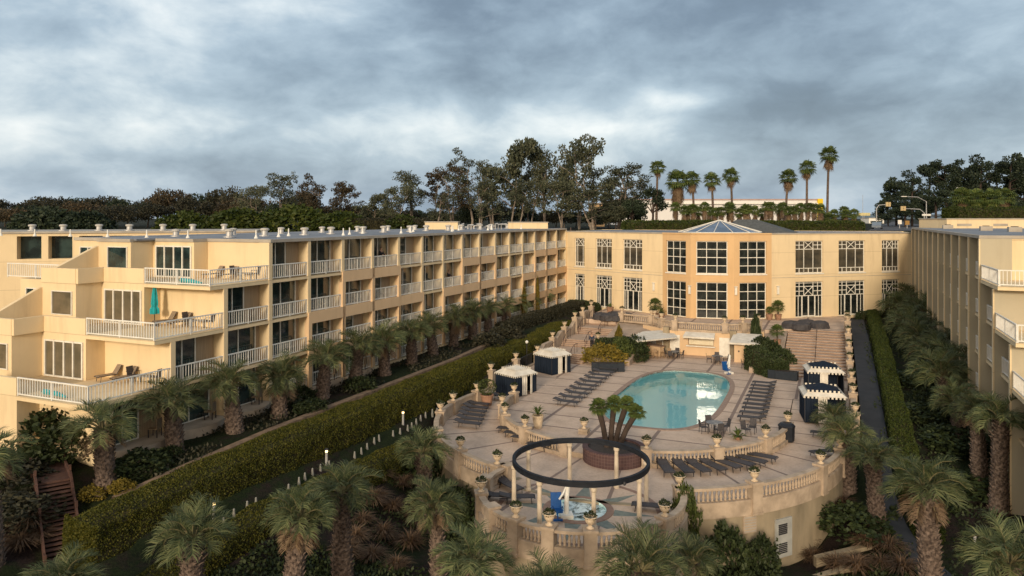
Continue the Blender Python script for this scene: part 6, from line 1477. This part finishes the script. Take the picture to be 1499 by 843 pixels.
root = T('lamp_post', 'slim lamp post with a pale globe behind the cabanas', 'lamp', at(-28.85, 70.5, .1)); MB().tube([(0, 0, 0), (0, 0, 2.3)], .04, 6).build('post', BLACK, root); MB().lathe([(.06, 2.3), (.16, 2.42), (.16, 2.52), (.05, 2.62)], 10).build('globe', WHITE, root)
def timber_stairs():
    a, b = Vector((-23.5, 38.0, 1.82)), Vector((-20.7, 34.3, -.65)); h = Vector((b.x-a.x, b.y-a.y, 0)); L = h.length; d = h/L; s = Vector((-d.y, d.x, 0)); n = 18; ang = math.atan2(d.y, d.x)
    root = T('timber_stairs', 'brown timber stair with side boards dropping through the shrubs at left', 'stairs', a, ang); w = .72
    m = MB(); m.box(-3.2, .05, -w, w, -.1, 0); m.build('landing', WOOD, root)
    for k in range(n): x = L*k/n; z = (b.z-a.z)*(k+1)/n; MB().box(x-.03, x+L/n+.01, -w, w, z-.05, z).build('tread', WOOD, root)
    for y in (-w-.09, w): 
        m = MB(); m.add([(x, yy, z+q) for x, z in ((-3.2, 0), (0, 0), (L, b.z-a.z)) for yy in (y, y+.09) for q in (-.3, .28)], [(0, 4, 6, 2), (1, 3, 7, 5), (4, 8, 10, 6), (5, 7, 11, 9), (0, 1, 5, 4), (2, 6, 7, 3), (4, 5, 9, 8), (6, 10, 11, 7), (0, 2, 3, 1), (8, 9, 11, 10)]); m.build('side_board', WOOD, root)
    for k in range(4):
        for y in (-w-.05, w+.05): x = lerp(-3.0, L, k/3); z = min(0, (b.z-a.z)*x/L) if x > 0 else 0; MB().box(x-.06, x+.06, y-.06, y+.06, z-1, z+.55).build('post', WOOD, root)
timber_stairs()
# basement door, louvre and pit wall in the tall curved wall
def on_wall(a, z): q = circ(AX, UO, RO+.15)(a); return Vector((q[0]-AX, q[1]-UO, z)), R(a+90)
loc, rz = on_wall(320.3, -3.65); m = MB(); m.box(-.62, .62, -.09, .02, 0, 2.15); m.box(-.55, .55, -.11, -.09, 0, 2.05); d_ = m.build('door', M('grey_door', (.40, .40, .37), (.30, .30, .28), 1.5, .6), OUTW, loc, rz)
m = MB()
for k in range(6): m.box(-.45, .2, -.14, -.111, 1.3+k*.1, 1.37+k*.1); m.box(-.45, .2, -.14, -.111, .25+k*.1, .31+k*.1)
m.build('louvre', BLACK, d_)
loc, rz = on_wall(311, -1.95); m = MB(); m.box(-.42, .42, -.06, .02, 0, .95); l_ = m.build('louvre_panel', STONE, OUTW, loc, rz); m = MB()
for k in range(6): m.box(-.36, .36, -.08, -.061, .07+k*.15, .13+k*.15)
m.build('slat', ROOFE, l_)
for k, (p, q, h0, h1, lab) in enumerate([((-.9, 44.2), (1.9, 45.4), -3.4, -2.7, 'sloping stone wall on the far side of the basement steps'), ((-2.4, 41.8), (.9, 43.2), -4.2, -3.1, 'sloping stone wall on the near side of the basement steps')]):
    a, b = Vector(p), Vector(q); d = (b-a).normalized(); n = Vector((-d.y, d.x))*.2; c = (a+b)/2; m = MB((c.x, c.y, 0)); m.add([(*(a-n), -6), (*(a+n), -6), (*(b+n), -6), (*(b-n), -6), (*(a-n), h0), (*(a+n), h0), (*(b+n), h1), (*(b-n), h1)], ((0, 1, 5, 4), (1, 2, 6, 5), (2, 3, 7, 6), (3, 0, 4, 7), (4, 5, 6, 7))); tag(m.build('basement_wall', STONED, None, at(c.x, c.y), -TH), lab, 'wall')
# ivy over the junction of the spa wall
iv = bush('ivy', 'yellowing ivy climbing the wall right of the spa terrace', 'ivy', at(-7.2, 39.9, -1.7), (.75, .75, 2.3), YG, 1, 1800, .14, .05); iv2 = bush('ivy', 'golden creeper draped over the spa balustrade at its right end', 'ivy', at(-7.6, 37.4, -1.1), (.5, .7, 1.3), YSHRUB, 0, 1100, .16, .055)
bush('ivy', 'golden creeper growing up the far end of the left wing', 'ivy', at(LV+.15, LU+11*LB, 2.5), (.3, .6, 3.6), YSHRUB, 2, 1800, .16, .05, -TH); bush('ivy', 'second golden creeper on the far end of the left wing', 'ivy', at(LV+.15, LU+12.1*LB, 2.5), (.3, .5, 4.0), YSHRUB, 2, 1800, .16, .05, -TH)
# ================================================================ BEYOND THE HOTEL
def warehouse():
    Y = 262; x0, x1 = (905-HX)*Y/F, (1196-HX)*Y/F; g = 10; root = T('warehouse', 'long white ribbed warehouse with a yellow end wall behind the palms', 'warehouse', ((x0+x1)/2, Y, g)); w = (x1-x0)/2; h = 21.6-g
    m = MB(); m.box(-w, w, 0, 50, 0, h); m.build('wall', M('white_cladding', (.74, .72, .70), (.62, .60, .58), 3, .6, scale=(8, 1, .05)), root); m = MB(); m.box(-w-.2, w+.2, -.3, 50, h, h+.45); m.build('roof', M('pink_roof_edge', (.42, .30, .27), None, 1, .7), root)
    m = MB(); m.box(w+.02, w+1.9, -.6, 50, 0, h+.5); m.build('end_wall', M('yellow_panel', (.80, .55, .02), (.7, .48, .02), 1, .5), root); m = MB(); m.box(-w, w, -.9, -.32, h-1.4, h-1.0); m.build('gutter', WHITE, root)
warehouse()
def block(name, label, x0, x1, yt, Y, mat, dep=12):
    a, b = (x0-HX)*Y/F, (x1-HX)*Y/F; g = 9.; zt = CZ-(yt-HY)*Y/F; root = T(name, label, 'building', ((a+b)/2, Y, g)); w = (b-a)/2; m = MB(); m.box(-w, w, 0, dep, 0, zt-g); m.build('wall', mat, root); m = MB(); m.box(-w-.3, w+.3, -.3, dep, zt-g, zt-g+.4); m.build('roof', ROOFE, root); m = MB(); m.box(-w*.8, w*.8, -.06, -.01, (zt-g)*.45, (zt-g)*.7); m.build('window', GLASS, root)
block('shed', 'small grey building behind the eucalyptus trees', 497, 530, 309, 175, WHITE); block('store_building', 'low tan building glimpsed behind the eucalyptus', 868, 885, 299, 200, TAN); block('depot', 'low white building far down the road', 1272, 1294, 319.5, 520, WHITE)
def signal(label, px0, y, Y, xm):
    base = Vector(((xm-HX)*Y/F, Y, 12.8)); p = pY(px0, y, Y)-base; root = T('traffic_signal', label, 'traffic signal', base); MB().tube([(0, 0, -1), (0, 0, p.z-1.0), (p.x*.2, 0, p.z-.2), (p.x, 0, p.z)], [.14, .12, .10, .07], 6).build('mast_arm', METAL, root)
    m = MB(); m.box(p.x-.55, p.x+.55, -.18, .12, p.z-.5, p.z+.5); hd = m.build('signal_head', M_SIG, root); m = MB()
    for k in range(3): m.lathe([(.14, -.02), (.14, .02)], 8, (p.x, -.2, p.z+.35-.35*k))
    m.build('lens', BLACK, hd)
M_SIG = M('signal_backplate', (.55, .42, .22), (.45, .34, .18), 3, .5)
signal('traffic signal on a mast arm, left one before the dark pines', 1300, 299, 170, 1283); signal('traffic signal on a mast arm, right one before the dark pines', 1322, 305, 165, 1353)
def street_lamp(label, x, y, Y, xm):
    base = Vector(((xm-HX)*Y/F, Y, 12.5)); p = pY(x, y, Y)-base; root = T('street_lamp', label, 'street lamp', base); MB().tube([(0, 0, -1), (0, 0, p.z-1.2), (p.x*.35, 0, p.z-.15), (p.x*.9, 0, p.z)], [.14, .1, .08, .06], 6).build('pole', METAL, root); m = MB(); m.box(min(p.x*.85, p.x)-.1, max(p.x*.85, p.x)+.25, -.15, .15, p.z-.08, p.z+.08); m.build('lamp_head', WHITE, root)
street_lamp('street lamp with a long arm before the pines', 1320, 287.5, 175, 1356); street_lamp('curved street lamp rising over the low palms', 1401, 275, 150, 1408)
def sign(name, label, x, y, Y, w, h, mat, z0=12.5):
    p = pY(x, y, Y); root = T(name, label, 'sign', (p.x, p.y, z0)); MB().tube([(0, .05, -1), (0, .05, p.z-z0)], .09, 6).build('pole', METAL, root); m = MB(); m.box(-w/2, w/2, -.08, 0, p.z-z0-h/2, p.z-z0+h/2); m.build('panel', mat, root)
sign('street_sign', 'pale street-name sign on a pole before the pines', 1356, 314.5, 160, 1.9, .4, WHITE); sign('roadside_sign', 'wide yellow sign on a pole down the road', 1265, 313.5, 260, 4.2, 1.0, M('sign_yellow', (.7, .6, .3), None, 2, .6), 10); sign('roadside_sign', 'small white road sign beside the road', 1317, 325, 160, .8, .9, WHITE); sign('roadside_sign', 'small orange diamond road sign beside the white one', 1328, 326, 160, .9, .9, M('sign_orange', (.35, .2, .06), None, 2, .6))
root = T('radio_mast', 'thin pole mast standing by the road', 'mast', (*pY(1263, 319, 300)[:2], 10)); MB().tube([(0, 0, 0), (0, 0, 5+(319-284)*300/F)], [.12, .06], 5).build('pole', METAL, root)
def car():
    p = pY(1284, 329, 150); z = G(p.x, p.y)+.06; root = T('parked_car', 'pale blue-grey car on the road behind the lobby roof', 'car', (p.x, p.y, z), R(60)); pr = [(-2.1, .35), (-2.1, .75), (-1.5, .85), (-.9, 1.38), (.7, 1.42), (1.3, .95), (2.1, .82), (2.15, .35)]
    m = MB(); m.add([(x, y, q) for y in (-.85, .85) for x, q in pr], [tuple(range(8)), tuple(range(15, 7, -1))]+[(i, 8+i, 8+(i+1) % 8, (i+1) % 8) for i in range(8)]); m.build('body', M('car_paint', (.16, .20, .25), None, 1, .3, spec=.6), root); m = MB()
    m.box(-.8, .65, -.87, .87, .95, 1.3); m.build('window', GLASS, root)
    for x in (-1.3, 1.3):
        for y in (-.8, .8): MB().tube([(x, y-.1, .33), (x, y+.1, .33)], .33, 12).build('wheel', BLACK, root)
car()
